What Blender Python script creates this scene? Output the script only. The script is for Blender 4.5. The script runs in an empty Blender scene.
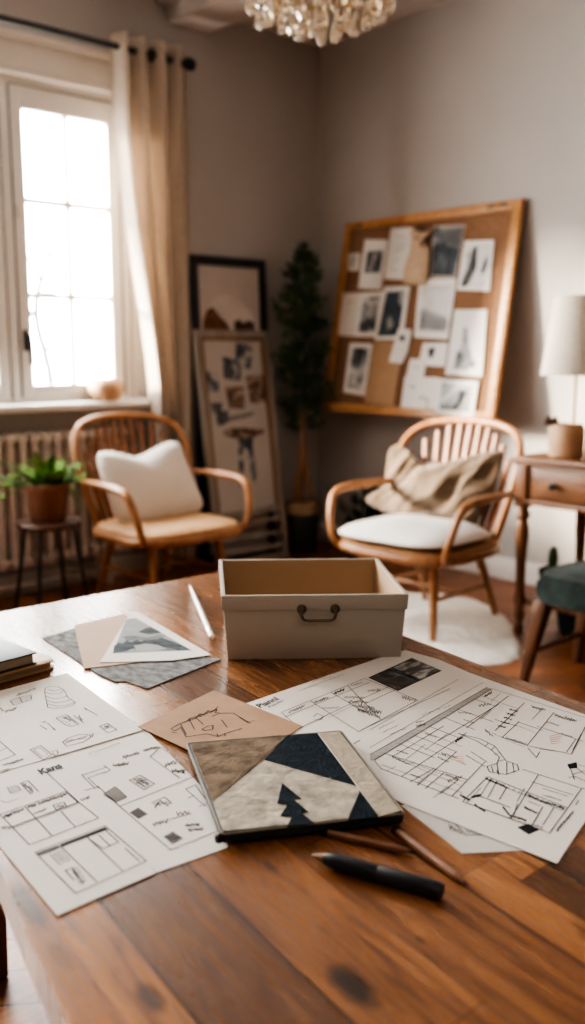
import bpy, bmesh, math, random
from mathutils import Vector, Matrix, Euler
PI = math.pi
random.seed(7)
S = bpy.context.scene
COL = S.collection

# ------------------------------------------------------------------ camera
EYE = Vector((0, 0, 1.30)); FOC = 940.0; PITCH = math.radians(9.66); HEAD = math.radians(48.2)
FWD = Vector((math.cos(HEAD), math.sin(HEAD), 0)); RGT = Vector((math.sin(HEAD), -math.cos(HEAD), 0)); UPV = Vector((0, 0, 1))
AX = FWD * math.cos(PITCH) - UPV * math.sin(PITCH); AU = UPV * math.cos(PITCH) + FWD * math.sin(PITCH)
cd = bpy.data.cameras.new('camera'); cam = bpy.data.objects.new('camera', cd); COL.objects.link(cam)
cam.location = EYE; cam.rotation_euler = (PI / 2 - PITCH, 0, HEAD - PI / 2)
cd.sensor_fit = 'VERTICAL'; cd.sensor_height = 36; cd.lens = FOC / 1024 * 36
cd.dof.use_dof = True; cd.dof.focus_distance = 1.42; cd.dof.aperture_fstop = 2.6
cd.clip_start = 0.02
S.camera = cam

# surveying: where a sight line meets a real surface (table top, wall, board ...)
def on_plane(px, py, p0, n):
    r = AX + RGT * ((px - 292.5) / FOC) + AU * ((512 - py) / FOC)
    p0 = Vector(p0); n = Vector(n)
    return EYE + r * ((p0 - EYE).dot(n) / r.dot(n))
def on_z(px, py, z): return on_plane(px, py, (0, 0, z), (0, 0, 1))
def on_y(px, py, y): return on_plane(px, py, (0, y, 0), (0, 1, 0))
TZ = 0.75

# ------------------------------------------------------------------ materials
def newmat(name):
    m = bpy.data.materials.new(name); m.use_nodes = True
    nt = m.node_tree; b = nt.nodes['Principled BSDF']
    return m, nt, b
def N(nt, t, **k):
    n = nt.nodes.new(t)
    for a, v in k.items(): setattr(n, a, v)
    return n
def ramp(nt, stops):
    r = N(nt, 'ShaderNodeValToRGB'); e = r.color_ramp.elements
    while len(e) < len(stops): e.new(0.5)
    for q, (p, c) in zip(e, stops): q.position = p; q.color = (*c, 1)
    return r
def mat(name, col, rough=.6, metal=0, var=.12, scale=8, bump=0, bscale=60, spec=.5, sheen=0, trans=0, stretch=(1, 1, 1), alpha=None):
    if name.startswith('print') or name.startswith('dark print'): rough, spec = .85, .12
    m, nt, b = newmat(name)
    tc = N(nt, 'ShaderNodeTexCoord'); mp = N(nt, 'ShaderNodeMapping'); mp.inputs['Scale'].default_value = stretch
    nt.links.new(tc.outputs['Object'], mp.inputs[0])
    no = N(nt, 'ShaderNodeTexNoise'); no.inputs['Scale'].default_value = scale; no.inputs['Detail'].default_value = 4
    nt.links.new(mp.outputs[0], no.inputs['Vector'])
    lo = [c * (1 - var) for c in col]; hi = [min(1, c * (1 + var)) for c in col]
    r = ramp(nt, [(.3, lo), (.7, hi)]); nt.links.new(no.outputs['Fac'], r.inputs[0]); nt.links.new(r.outputs[0], b.inputs['Base Color'])
    b.inputs['Roughness'].default_value = rough; b.inputs['Metallic'].default_value = metal
    b.inputs['Specular IOR Level'].default_value = spec
    if sheen: b.inputs['Sheen Weight'].default_value = sheen
    if trans: b.inputs['Transmission Weight'].default_value = trans
    if bump:
        n2 = N(nt, 'ShaderNodeTexNoise'); n2.inputs['Scale'].default_value = bscale; n2.inputs['Detail'].default_value = 5
        nt.links.new(mp.outputs[0], n2.inputs['Vector'])
        bp = N(nt, 'ShaderNodeBump'); bp.inputs['Strength'].default_value = bump; bp.inputs['Distance'].default_value = .01
        nt.links.new(n2.outputs['Fac'], bp.inputs['Height']); nt.links.new(bp.outputs[0], b.inputs['Normal'])
    return m
def wood(name, dark, light, rough=.4, stretch=(14, 14, 1.2), scale=3, spec=.5):
    m, nt, b = newmat(name)
    tc = N(nt, 'ShaderNodeTexCoord'); mp = N(nt, 'ShaderNodeMapping'); mp.inputs['Scale'].default_value = stretch
    nt.links.new(tc.outputs['Object'], mp.inputs[0])
    no = N(nt, 'ShaderNodeTexNoise'); no.inputs['Scale'].default_value = scale; no.inputs['Detail'].default_value = 6; no.inputs['Distortion'].default_value = .6
    nt.links.new(mp.outputs[0], no.inputs['Vector'])
    r = ramp(nt, [(.28, dark), (.72, light)]); nt.links.new(no.outputs['Fac'], r.inputs[0]); nt.links.new(r.outputs[0], b.inputs['Base Color'])
    b.inputs['Roughness'].default_value = rough; b.inputs['Specular IOR Level'].default_value = spec
    bp = N(nt, 'ShaderNodeBump'); bp.inputs['Strength'].default_value = .12; bp.inputs['Distance'].default_value = .003
    nt.links.new(no.outputs['Fac'], bp.inputs['Height']); nt.links.new(bp.outputs[0], b.inputs['Normal'])
    return m

def math_node(nt, op, a, bb=None, c=None):
    n = N(nt, 'ShaderNodeMath', operation=op)
    for i, v in enumerate((a, bb, c)):
        if v is None: continue
        if hasattr(v, 'links'): nt.links.new(v, n.inputs[i])
        else: n.inputs[i].default_value = v
    return n.outputs[0]
def mix_col(nt, fac, a, bb, blend='MIX'):
    n = N(nt, 'ShaderNodeMix', data_type='RGBA', blend_type=blend)
    for i, v in ((0, fac), (6, a), (7, bb)):
        if hasattr(v, 'links'): nt.links.new(v, n.inputs[i])
        elif i == 0: n.inputs[0].default_value = v
        else: n.inputs[i].default_value = (*v, 1)
    return n.outputs[2]

def table_wood():
    m, nt, b = newmat('table planks')
    tc = N(nt, 'ShaderNodeTexCoord'); sp = N(nt, 'ShaderNodeSeparateXYZ'); nt.links.new(tc.outputs['Object'], sp.inputs[0])
    X, Y = sp.outputs[0], sp.outputs[1]
    u = math_node(nt, 'SUBTRACT', X, math_node(nt, 'MULTIPLY', Y, .14))
    pu = math_node(nt, 'DIVIDE', math_node(nt, 'SUBTRACT', u, .326), .11)
    pid = math_node(nt, 'FLOOR', pu); pf = math_node(nt, 'FRACT', pu)
    w1 = N(nt, 'ShaderNodeTexWhiteNoise', noise_dimensions='1D'); nt.links.new(pid, w1.inputs['W'])
    v = math_node(nt, 'ADD', math_node(nt, 'DIVIDE', Y, .47), math_node(nt, 'MULTIPLY', w1.outputs['Value'], 7.3))
    bid = math_node(nt, 'FLOOR', v); bf = math_node(nt, 'FRACT', v)
    w2 = N(nt, 'ShaderNodeTexWhiteNoise', noise_dimensions='2D'); cb = N(nt, 'ShaderNodeCombineXYZ')
    nt.links.new(pid, cb.inputs[0]); nt.links.new(bid, cb.inputs[1]); nt.links.new(cb.outputs[0], w2.inputs['Vector'])
    # grain, shifted for every block
    gv = N(nt, 'ShaderNodeCombineXYZ')
    nt.links.new(math_node(nt, 'ADD', math_node(nt, 'MULTIPLY', u, 20), math_node(nt, 'MULTIPLY', w2.outputs['Value'], 37)), gv.inputs[0])
    nt.links.new(math_node(nt, 'MULTIPLY', Y, 2.0), gv.inputs[1]); nt.links.new(math_node(nt, 'MULTIPLY', w2.outputs['Value'], 11), gv.inputs[2])
    g = N(nt, 'ShaderNodeTexNoise'); g.inputs['Scale'].default_value = 2.6; g.inputs['Detail'].default_value = 12; g.inputs['Distortion'].default_value = 1.3; g.inputs['Roughness'].default_value = .62
    nt.links.new(gv.outputs[0], g.inputs['Vector'])
    r = ramp(nt, [(.26, (.055, .020, .008)), (.45, (.235, .098, .037)), (.60, (.345, .158, .064)), (.76, (.50, .255, .115))]); nt.links.new(g.outputs['Fac'], r.inputs[0])
    tint = ramp(nt, [(0, (.50, .46, .44)), (.2, (.80, .77, .75)), (.7, (1.05, 1.0, .95)), (1, (1.4, 1.38, 1.32))]); nt.links.new(w2.outputs['Value'], tint.inputs[0])
    c = mix_col(nt, 1.0, r.outputs[0], tint.outputs[0], 'MULTIPLY')
    # seams between planks, thin butt joints between blocks
    big = math_node(nt, 'LESS_THAN', math_node(nt, 'FRACT', math_node(nt, 'DIVIDE', math_node(nt, 'ADD', pid, .5), 3)), .34)
    seam = math_node(nt, 'LESS_THAN', math_node(nt, 'ABSOLUTE', math_node(nt, 'SUBTRACT', pf, .5)), math_node(nt, 'SUBTRACT', .487, math_node(nt, 'MULTIPLY', big, .014)))
    seam_d = math_node(nt, 'SUBTRACT', 1, seam)
    c = mix_col(nt, math_node(nt, 'MULTIPLY', seam_d, math_node(nt, 'ADD', .38, math_node(nt, 'MULTIPLY', big, .5))), c, (.02, .008, .004))
    jd = math_node(nt, 'SUBTRACT', 1, math_node(nt, 'LESS_THAN', math_node(nt, 'ABSOLUTE', math_node(nt, 'SUBTRACT', bf, .5)), .4975))
    c = mix_col(nt, math_node(nt, 'MULTIPLY', jd, .45), c, (.03, .012, .006))
    # knots
    wob = N(nt, 'ShaderNodeTexNoise'); wob.inputs['Scale'].default_value = 30; nt.links.new(tc.outputs['Object'], wob.inputs['Vector'])
    for (px, py, rx, ry, st) in ((352, 985, .017, .034, .95), (150, 998, .011, .024, .8), (28, 905, .012, .05, .75), (272, 868, .006, .015, .6), (420, 940, .004, .008, .6), (60, 955, .01, .03, .4)):
        k = on_z(px, py, TZ)
        dx = math_node(nt, 'DIVIDE', math_node(nt, 'SUBTRACT', math_node(nt, 'SUBTRACT', X, k.x), math_node(nt, 'MULTIPLY', math_node(nt, 'SUBTRACT', Y, k.y), .14)), rx)
        dy = math_node(nt, 'DIVIDE', math_node(nt, 'SUBTRACT', Y, k.y), ry)
        d = math_node(nt, 'SQRT', math_node(nt, 'ADD', math_node(nt, 'MULTIPLY', dx, dx), math_node(nt, 'MULTIPLY', dy, dy)))
        d = math_node(nt, 'ADD', d, math_node(nt, 'MULTIPLY', math_node(nt, 'SUBTRACT', wob.outputs['Fac'], .5), .9))
        f = N(nt, 'ShaderNodeMapRange'); f.inputs['From Min'].default_value = 1.15; f.inputs['From Max'].default_value = .55
        f.inputs['To Max'].default_value = st; nt.links.new(d, f.inputs[0])
        c = mix_col(nt, f.outputs[0], c, (.022, .010, .006))
    # one dark inlaid block at the right
    k0 = on_z(530, 888, TZ)
    inx = math_node(nt, 'LESS_THAN', math_node(nt, 'ABSOLUTE', math_node(nt, 'SUBTRACT', math_node(nt, 'SUBTRACT', u, k0.x - .14 * k0.y), .055)), .055)
    iny = math_node(nt, 'LESS_THAN', math_node(nt, 'ABSOLUTE', math_node(nt, 'SUBTRACT', Y, k0.y - .06)), .075)
    c = mix_col(nt, math_node(nt, 'MULTIPLY', math_node(nt, 'MULTIPLY', inx, iny), .68), c, (.03, .014, .008))
    nt.links.new(c, b.inputs['Base Color'])
    b.inputs['Coat Weight'].default_value = .45; b.inputs['Coat Roughness'].default_value = .20; b.inputs['Specular IOR Level'].default_value = .5
    rr = N(nt, 'ShaderNodeMapRange'); rr.inputs['To Min'].default_value = .36; rr.inputs['To Max'].default_value = .20; nt.links.new(g.outputs['Fac'], rr.inputs[0]); nt.links.new(rr.outputs[0], b.inputs['Roughness'])
    hh = math_node(nt, 'SUBTRACT', math_node(nt, 'MULTIPLY', g.outputs['Fac'], .35), math_node(nt, 'MULTIPLY', seam_d, .8))
    bp = N(nt, 'ShaderNodeBump'); bp.inputs['Strength'].default_value = .25; bp.inputs['Distance'].default_value = .003
    nt.links.new(hh, bp.inputs['Height']); nt.links.new(bp.outputs[0], b.inputs['Normal'])
    return m
def floor_wood():
    m, nt, b = newmat('parquet floor')
    tc = N(nt, 'ShaderNodeTexCoord'); mp = N(nt, 'ShaderNodeMapping'); mp.inputs['Rotation'].default_value = (0, 0, math.radians(35))
    nt.links.new(tc.outputs['Object'], mp.inputs[0])
    br = N(nt, 'ShaderNodeTexBrick'); br.inputs['Scale'].default_value = 1; br.inputs['Brick Width'].default_value = .62; br.inputs['Row Height'].default_value = .11
    br.inputs['Mortar Size'].default_value = .003; br.inputs['Color1'].default_value = (.30, .115, .045, 1); br.inputs['Color2'].default_value = (.19, .068, .026, 1); br.inputs['Mortar'].default_value = (.025, .010, .006, 1)
    nt.links.new(mp.outputs[0], br.inputs['Vector'])
    m2 = N(nt, 'ShaderNodeMapping'); m2.inputs['Rotation'].default_value = (0, 0, math.radians(35)); m2.inputs['Scale'].default_value = (2, 26, 1); nt.links.new(tc.outputs['Object'], m2.inputs[0])
    no = N(nt, 'ShaderNodeTexNoise'); no.inputs['Scale'].default_value = 2; no.inputs['Detail'].default_value = 5; nt.links.new(m2.outputs[0], no.inputs['Vector'])
    r = ramp(nt, [(.3, (.6, .58, .55)), (.7, (1.25, 1.2, 1.15))]); nt.links.new(no.outputs['Fac'], r.inputs[0])
    nt.links.new(mix_col(nt, 1, br.outputs['Color'], r.outputs[0], 'MULTIPLY'), b.inputs['Base Color'])
    b.inputs['Roughness'].default_value = .38
    return m
def photo_mat(name, seed, stops, scale=6, stretch=(1, 1, 1)):
    m, nt, b = newmat(name)
    tc = N(nt, 'ShaderNodeTexCoord'); mp = N(nt, 'ShaderNodeMapping'); mp.inputs['Location'].default_value = (seed * 3.7, seed * 1.3, seed * 2.1); mp.inputs['Scale'].default_value = stretch
    nt.links.new(tc.outputs['Object'], mp.inputs[0])
    no = N(nt, 'ShaderNodeTexNoise'); no.inputs['Scale'].default_value = scale; no.inputs['Detail'].default_value = 3; no.inputs['Distortion'].default_value = .8
    nt.links.new(mp.outputs[0], no.inputs['Vector'])
    r = ramp(nt, stops); nt.links.new(no.outputs['Fac'], r.inputs[0]); nt.links.new(r.outputs[0], b.inputs['Base Color']); b.inputs['Roughness'].default_value = .5
    return m

WALL = mat('taupe plaster', (.475, .445, .425), .85, var=.05, scale=1.5, bump=.05, bscale=40)
WALLD = mat('dark brown plaster', (.13, .105, .09), .85, var=.05, scale=1.5)
CEIL = mat('ceiling plaster', (.58, .545, .515), .9, var=.04, scale=1.5)
CREAM = mat('cream paint', (.74, .69, .63), .45, var=.03)
WHITEP = mat('white paint', (.80, .77, .73), .42, var=.02)
RADM = mat('radiator enamel', (.66, .58, .52), .45, var=.04)
TABLE = table_wood(); FLOOR = floor_wood()
TABLE_LEG = wood('table frame wood', (.10, .04, .017), (.28, .12, .048), .45)
CHAIRW = wood('honey bentwood', (.25, .110, .046), (.45, .225, .105), .38)
CHAIRS = wood('chestnut slats', (.17, .062, .025), (.31, .125, .054), .42)
SEATW = wood('tan seat', (.46, .27, .14), (.60, .38, .21), .5, stretch=(10, 1.2, 10))
DESKW = wood('desk wood', (.12, .050, .022), (.30, .135, .060), .42, stretch=(12, 1.4, 12))
DESKL = wood('desk leg wood', (.12, .050, .022), (.28, .125, .056), .42)
BENCHW = wood('walnut leg', (.065, .028, .014), (.16, .07, .034), .4)
BOARDF = wood('board frame oak', (.40, .19, .075), (.58, .31, .135), .4, stretch=(8, 2, 8))
CORK = mat('cork', (.235, .125, .068), .9, var=.22, scale=90, bump=.2, bscale=140)
BLACKM = mat('black metal', (.018, .017, .017), .4, var=.1)
BLACKF = mat('black frame', (.020, .020, .022), .5, var=.1)
GREYF = wood('weathered grey wood', (.25, .215, .18), (.40, .35, .30), .6)
BROWNF = wood('inner brown wood', (.20, .11, .06), (.30, .17, .095), .55)
IRON = mat('dark iron', (.03, .028, .026), .35, metal=.6)
BRONZE = mat('aged bronze', (.17, .135, .10), .36, metal=.9, var=.2, scale=40)
PAPER = mat('white paper', (.82, .79, .755), .8, var=.02, scale=5, spec=.2)
PAPERC = mat('cream paper', (.74, .68, .61), .8, var=.03, scale=5, spec=.2)
INK = mat('graphite ink', (.085, .08, .083), .8, var=.2, spec=.1)
INKL = mat('light pencil', (.22, .213, .21), .85, var=.1, spec=.1)
INKF = mat('grey wash', (.48, .465, .45), .85, var=.08, spec=.1)
INKB = mat('black ink', (.018, .018, .022), .7, var=.2, spec=.2)
INKR = mat('red pencil', (.62, .10, .06), .8, var=.1, spec=.1)
KRAFT = mat('kraft card', (.44, .285, .185), .8, var=.06, scale=30, bump=.06, bscale=120, spec=.2)
PINKT = mat('pale tan card', (.56, .42, .325), .8, var=.04, scale=20, spec=.2)
KRAFTD = mat('kraft envelope', (.43, .28, .17), .8, var=.06, scale=12, spec=.2)
SLATE = mat('grey textured card', (.25, .255, .26), .9, spec=.12, var=.5, scale=70, bump=.25, bscale=110, stretch=(1, .6, 1))
BOXM = mat('box cardboard', (.48, .425, .355), .62, var=.03, scale=4, bump=.03, bscale=220)
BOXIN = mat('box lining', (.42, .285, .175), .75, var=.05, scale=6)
TAUPEF = mat('taupe suede', (.215, .165, .12), .95, var=.5, scale=34, bump=.3, bscale=80, spec=.08)
CREAMF = mat('cream canvas', (.48, .44, .375), .95, var=.36, scale=34, bump=.3, bscale=90, spec=.08)
STRIPF = mat('sand canvas strip', (.45, .40, .325), .95, spec=.08, var=.15, scale=30, bump=.3, bscale=120)
NAVY = mat('navy felt', (.020, .030, .042), .95, var=.3, scale=60, bump=.3, bscale=200, spec=.08)
PIPING = mat('dark piping', (.035, .04, .045), .75, var=.2)
PENB = mat('blue black pen', (.022, .028, .036), .38, var=.1)
PENT = mat('wooden tip', (.28, .16, .09), .5)
PENCIL = wood('brown pencil', (.19, .085, .045), (.30, .145, .08), .45)
PENW = mat('white lacquer', (.78, .75, .70), .35, var=.02)
BOOKB = mat('teal black cloth', (.045, .058, .062), .45, var=.12, scale=30)
PAGES = mat('page edges', (.36, .28, .20), .8, var=.2, scale=60, stretch=(1, 1, 12))
LEATHER = mat('tan leather', (.42, .25, .13), .5, var=.15, scale=18)
PILLOW = mat('white linen', (.80, .765, .71), .9, var=.04, scale=8, bump=.12, bscale=140, sheen=.2)
CUSH = mat('off white cushion', (.84, .82, .78), .9, var=.03, scale=8, bump=.1, bscale=160)
THROW = mat('brown knit', (.135, .094, .063), .95, var=.2, scale=26, bump=.6, bscale=90, sheen=.3)
RUG = mat('white wool', (.80, .77, .72), 1, var=.1, scale=30, bump=.8, bscale=45)
CURT = None
TERRA = mat('terracotta', (.20, .085, .045), .75, var=.12, scale=12)
SOIL = mat('soil', (.03, .02, .014), 1, var=.3, scale=40, bump=.5)
FERN = mat('fern green', (.13, .235, .040), .75, var=.45, scale=14, spec=.2)
FERND = mat('fern dark green', (.055, .12, .028), .75, var=.4, scale=14, spec=.2)
CYPR = mat('cypress green', (.062, .105, .052), .75, var=.45, scale=9)
STAKE = wood('stake wood', (.26, .13, .065), (.40, .22, .12), .6)
POTD = mat('dark glazed pot', (.055, .062, .062), .5, var=.15)
POTR = mat('tan pot rim', (.42, .29, .175), .6, var=.1)
CERAM = mat('tan ceramic', (.56, .36, .22), .6, var=.12, scale=14, bump=.05)
JUG = mat('clay jar', (.43, .28, .17), .6, var=.12, scale=14)
GREENS = mat('green velvet', (.028, .044, .041), .7, var=.5, scale=12, bump=.1, bscale=60, spec=.2, sheen=.08)
TEAL = mat('dark teal weave', (.012, .035, .04), .8, var=.2, scale=40, bump=.4)
CRATEW = wood('reddish crate', (.16, .062, .035), (.28, .12, .065), .6)
BRASS = mat('brass', (.52, .40, .22), .35, metal=.85, var=.05)
BURLAP = mat('burlap', (.58, .43, .30), .95, var=.12, scale=40, bump=.35, bscale=200)
TWIG = mat('dried twig', (.13, .075, .045), .9, var=.2)
BARK = mat('frosted bark', (.05, .047, .045), .9, var=.1)
PHOTOD = mat('dark print', (.07, .075, .085), .45, var=.5, scale=18)

def curtain_mat():
    m, nt, b = newmat('linen curtain')
    b.inputs['Base Color'].default_value = (.66, .545, .425, 1); b.inputs['Roughness'].default_value = .9
    tc = N(nt, 'ShaderNodeTexCoord'); no = N(nt, 'ShaderNodeTexNoise'); no.inputs['Scale'].default_value = 25; nt.links.new(tc.outputs['Object'], no.inputs['Vector'])
    r = ramp(nt, [(.3, (.66, .58, .50)), (.7, (.70, .62, .54))]); nt.links.new(no.outputs['Fac'], r.inputs[0]); nt.links.new(r.outputs[0], b.inputs['Base Color'])
    t = N(nt, 'ShaderNodeBsdfTranslucent'); nt.links.new(r.outputs[0], t.inputs[0])
    mx = N(nt, 'ShaderNodeMixShader'); mx.inputs[0].default_value = .42
    nt.links.new(b.outputs[0], mx.inputs[1]); nt.links.new(t.outputs[0], mx.inputs[2]); nt.links.new(mx.outputs[0], nt.nodes['Material Output'].inputs[0])
    return m
CURT = curtain_mat()
def shade_mat():
    m, nt, b = newmat('lampshade linen')
    tc = N(nt, 'ShaderNodeTexCoord'); no = N(nt, 'ShaderNodeTexNoise'); no.inputs['Scale'].default_value = 60; nt.links.new(tc.outputs['Object'], no.inputs['Vector'])
    r = ramp(nt, [(.3, (.74, .70, .64)), (.7, (.84, .80, .74))]); nt.links.new(no.outputs['Fac'], r.inputs[0]); nt.links.new(r.outputs[0], b.inputs['Base Color']); b.inputs['Roughness'].default_value = .9
    t = N(nt, 'ShaderNodeBsdfTranslucent'); nt.links.new(r.outputs[0], t.inputs[0])
    mx = N(nt, 'ShaderNodeMixShader'); mx.inputs[0].default_value = .45
    nt.links.new(b.outputs[0], mx.inputs[1]); nt.links.new(t.outputs[0], mx.inputs[2]); nt.links.new(mx.outputs[0], nt.nodes['Material Output'].inputs[0])
    return m
SHADE = shade_mat()
def glass_mat(name, tint, fac=.06, rough=.02):
    m, nt, b = newmat(name); nt.nodes.remove(b)
    t = N(nt, 'ShaderNodeBsdfTransparent'); t.inputs[0].default_value = (*tint, 1)
    g = N(nt, 'ShaderNodeBsdfGlossy'); g.inputs['Roughness'].default_value = rough
    mx = N(nt, 'ShaderNodeMixShader'); mx.inputs[0].default_value = fac
    nt.links.new(t.outputs[0], mx.inputs[1]); nt.links.new(g.outputs[0], mx.inputs[2]); nt.links.new(mx.outputs[0], nt.nodes['Material Output'].inputs[0])
    return m
PANE = glass_mat('window glass', (.97, .98, .98), .05)
def crystal():
    m, nt, b = newmat('amber crystal')
    b.inputs['Base Color'].default_value = (.97, .87, .74, 1); b.inputs['Transmission Weight'].default_value = .92; b.inputs['Roughness'].default_value = .03; b.inputs['IOR'].default_value = 1.5
    return m
CRYS = crystal()

# ------------------------------------------------------------------ mesh building
class MB:
    def __init__(s): s.bm = bmesh.new(); s.mats = []
    def mi(s, m):
        if m is None: return 0
        if m not in s.mats: s.mats.append(m)
        return s.mats.index(m)
    def _add(s, bm2, m=None, mtx=None):
        i = s.mi(m)
        if mtx is not None: bm2.transform(mtx)
        for f in bm2.faces: f.material_index = i
        me = bpy.data.meshes.new('tmp'); bm2.to_mesh(me); bm2.free(); s.bm.from_mesh(me); bpy.data.meshes.remove(me)
        return s
    def box(s, c, d, bev=.004, m=None, rot=None, taper=None, seg=2):
        b = bmesh.new(); bmesh.ops.create_cube(b, size=1)
        for v in b.verts:
            k = 1
            if taper is not None and v.co.z < 0: k = taper
            v.co = Vector((v.co.x * d[0] * k, v.co.y * d[1] * k, v.co.z * d[2]))
        if bev: bmesh.ops.bevel(b, geom=list(b.edges), offset=min(bev, min(d) * .45), segments=seg, profile=.5, affect='EDGES')
        M = Matrix.Translation(c)
        if rot: M = M @ Euler(rot).to_matrix().to_4x4()
        return s._add(b, m, M)
    def tube(s, pts, r, seg=10, m=None, flat=None, closed=False, smooth=0, cap=True, upv=None):
        """r: number or list; flat: factor squashing the section along the up direction"""
        P = [Vector(p) for p in pts]
        R = list(r) if isinstance(r, (list, tuple)) else [r] * len(P)
        for _ in range(smooth):
            Q = []; T = []
            n = len(P)
            if not closed: Q.append(P[0]); T.append(R[0])
            for i in range(n if closed else n - 1):
                a, b = P[i], P[(i + 1) % n]; ra, rb = R[i], R[(i + 1) % n]
                Q += [a * .75 + b * .25, a * .25 + b * .75]; T += [ra * .75 + rb * .25, ra * .25 + rb * .75]
            if not closed: Q.append(P[-1]); T.append(R[-1])
            P, R = Q, T
        b = bmesh.new(); rings = []; n = len(P)
        ref = Vector(upv) if upv else None
        prev = None
        for i in range(n):
            if closed: t = P[(i + 1) % n] - P[i - 1]
            else: t = P[min(i + 1, n - 1)] - P[max(i - 1, 0)]
            t.normalize()
            if ref is not None: side = t.cross(ref)
            else:
                if prev is None:
                    a = Vector((0, 0, 1)) if abs(t.z) < .9 else Vector((1, 0, 0)); side = t.cross(a)
                else: side = prev - t * prev.dot(t)
            if side.length < 1e-6: side = prev if prev is not None else t.orthogonal()
            side.normalize(); prev = side; up = side.cross(t)
            k = flat or 1
            rings.append([b.verts.new(P[i] + side * (R[i] * math.cos(2 * PI * j / seg)) + up * (R[i] * k * math.sin(2 * PI * j / seg))) for j in range(seg)])
        for i in range(n if closed else n - 1):
            A, B2 = rings[i], rings[(i + 1) % n]
            for j in range(seg): b.faces.new((A[j], A[(j + 1) % seg], B2[(j + 1) % seg], B2[j]))
        if cap and not closed:
            b.faces.new(rings[0][::-1]); b.faces.new(rings[-1])
        bmesh.ops.recalc_face_normals(b, faces=list(b.faces))
        return s._add(b, m)
    def lathe(s, prof, c=(0, 0, 0), seg=32, m=None, sx=1, sy=1, mtx=None):
        b = bmesh.new(); rings = []
        for (r, z) in prof:
            if r < 1e-5: rings.append([b.verts.new((0, 0, z))])
            else: rings.append([b.verts.new((r * sx * math.cos(2 * PI * j / seg), r * sy * math.sin(2 * PI * j / seg), z)) for j in range(seg)])
        for A, B2 in zip(rings, rings[1:]):
            for j in range(seg):
                k = (j + 1) % seg
                if len(A) == 1 and len(B2) == 1: break
                if len(A) == 1: b.faces.new((A[0], B2[k], B2[j]))
                elif len(B2) == 1: b.faces.new((A[j], A[k], B2[0]))
                else: b.faces.new((A[j], A[k], B2[k], B2[j]))
        if len(rings[0]) > 1: b.faces.new(rings[0][::-1])
        if len(rings[-1]) > 1: b.faces.new(rings[-1])
        bmesh.ops.recalc_face_normals(b, faces=list(b.faces))
        return s._add(b, m, (mtx or Matrix()) @ Matrix.Translation(c))
    def prism(s, poly, z0, z1, m=None, bev=0, mtx=None, bseg=2):
        b = bmesh.new()
        a = sum(poly[i][0] * poly[(i + 1) % len(poly)][1] - poly[(i + 1) % len(poly)][0] * poly[i][1] for i in range(len(poly)))
        if a < 0: poly = poly[::-1]
        lo = [b.verts.new((p[0], p[1], z0)) for p in poly]; hi = [b.verts.new((p[0], p[1], z1)) for p in poly]
        n = len(poly)
        b.faces.new(lo[::-1]); b.faces.new(hi)
        for i in range(n): b.faces.new((lo[i], lo[(i + 1) % n], hi[(i + 1) % n], hi[i]))
        if bev: bmesh.ops.bevel(b, geom=[e for e in b.edges], offset=bev, segments=bseg, profile=.5, affect='EDGES')
        return s._add(b, m, mtx)
    def face(s, pts, m=None):
        i = s.mi(m); f = s.bm.faces.new([s.bm.verts.new(p) for p in pts]); f.material_index = i; return s
    def grid(s, fn, nu, nv, m=None, closed_u=False):
        b = bmesh.new(); g = [[b.verts.new(fn(i / nu, j / nv)) for j in range(nv + 1)] for i in range(nu + (0 if closed_u else 1))]
        L = len(g)
        for i in range(nu):
            for j in range(nv): b.faces.new((g[i][j], g[(i + 1) % L][j], g[(i + 1) % L][j + 1], g[i][j + 1]))
        return s._add(b, m)
    def build(s, name, m=None, parent=None, smooth=True, ang=38):
        me = bpy.data.meshes.new(name)
        s.bm.to_mesh(me); s.bm.free()
        ms = s.mats or [m]
        if m is not None and s.mats and m not in s.mats: ms = s.mats
        for q in ms: me.materials.append(q)
        if smooth:
            for p in me.polygons: p.use_smooth = True
            me.set_sharp_from_angle(angle=math.radians(ang))
        o = bpy.data.objects.new(name, me); COL.objects.link(o)
        if parent is not None: o.parent = parent
        return o
def tag(o, label=None, cat=None, group=None, kind=None):
    if label: o['label'] = label
    if cat: o['category'] = cat
    if group: o['group'] = group
    if kind: o['kind'] = kind
    return o
def thing(name, label, cat, loc=(0, 0, 0), rz=0, group=None, rot=None):
    o = bpy.data.objects.new(name, None); COL.objects.link(o); o.empty_display_size = .05
    o.location = loc; o.rotation_euler = rot if rot is not None else (0, 0, rz)
    return tag(o, label, cat, group)
def struct(name): 
    o = bpy.data.objects.new(name, None); COL.objects.link(o); o['kind'] = 'structure'; return o
def sbuild(mb, name, m): return tag(mb.build(name, m), kind='structure')

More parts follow.
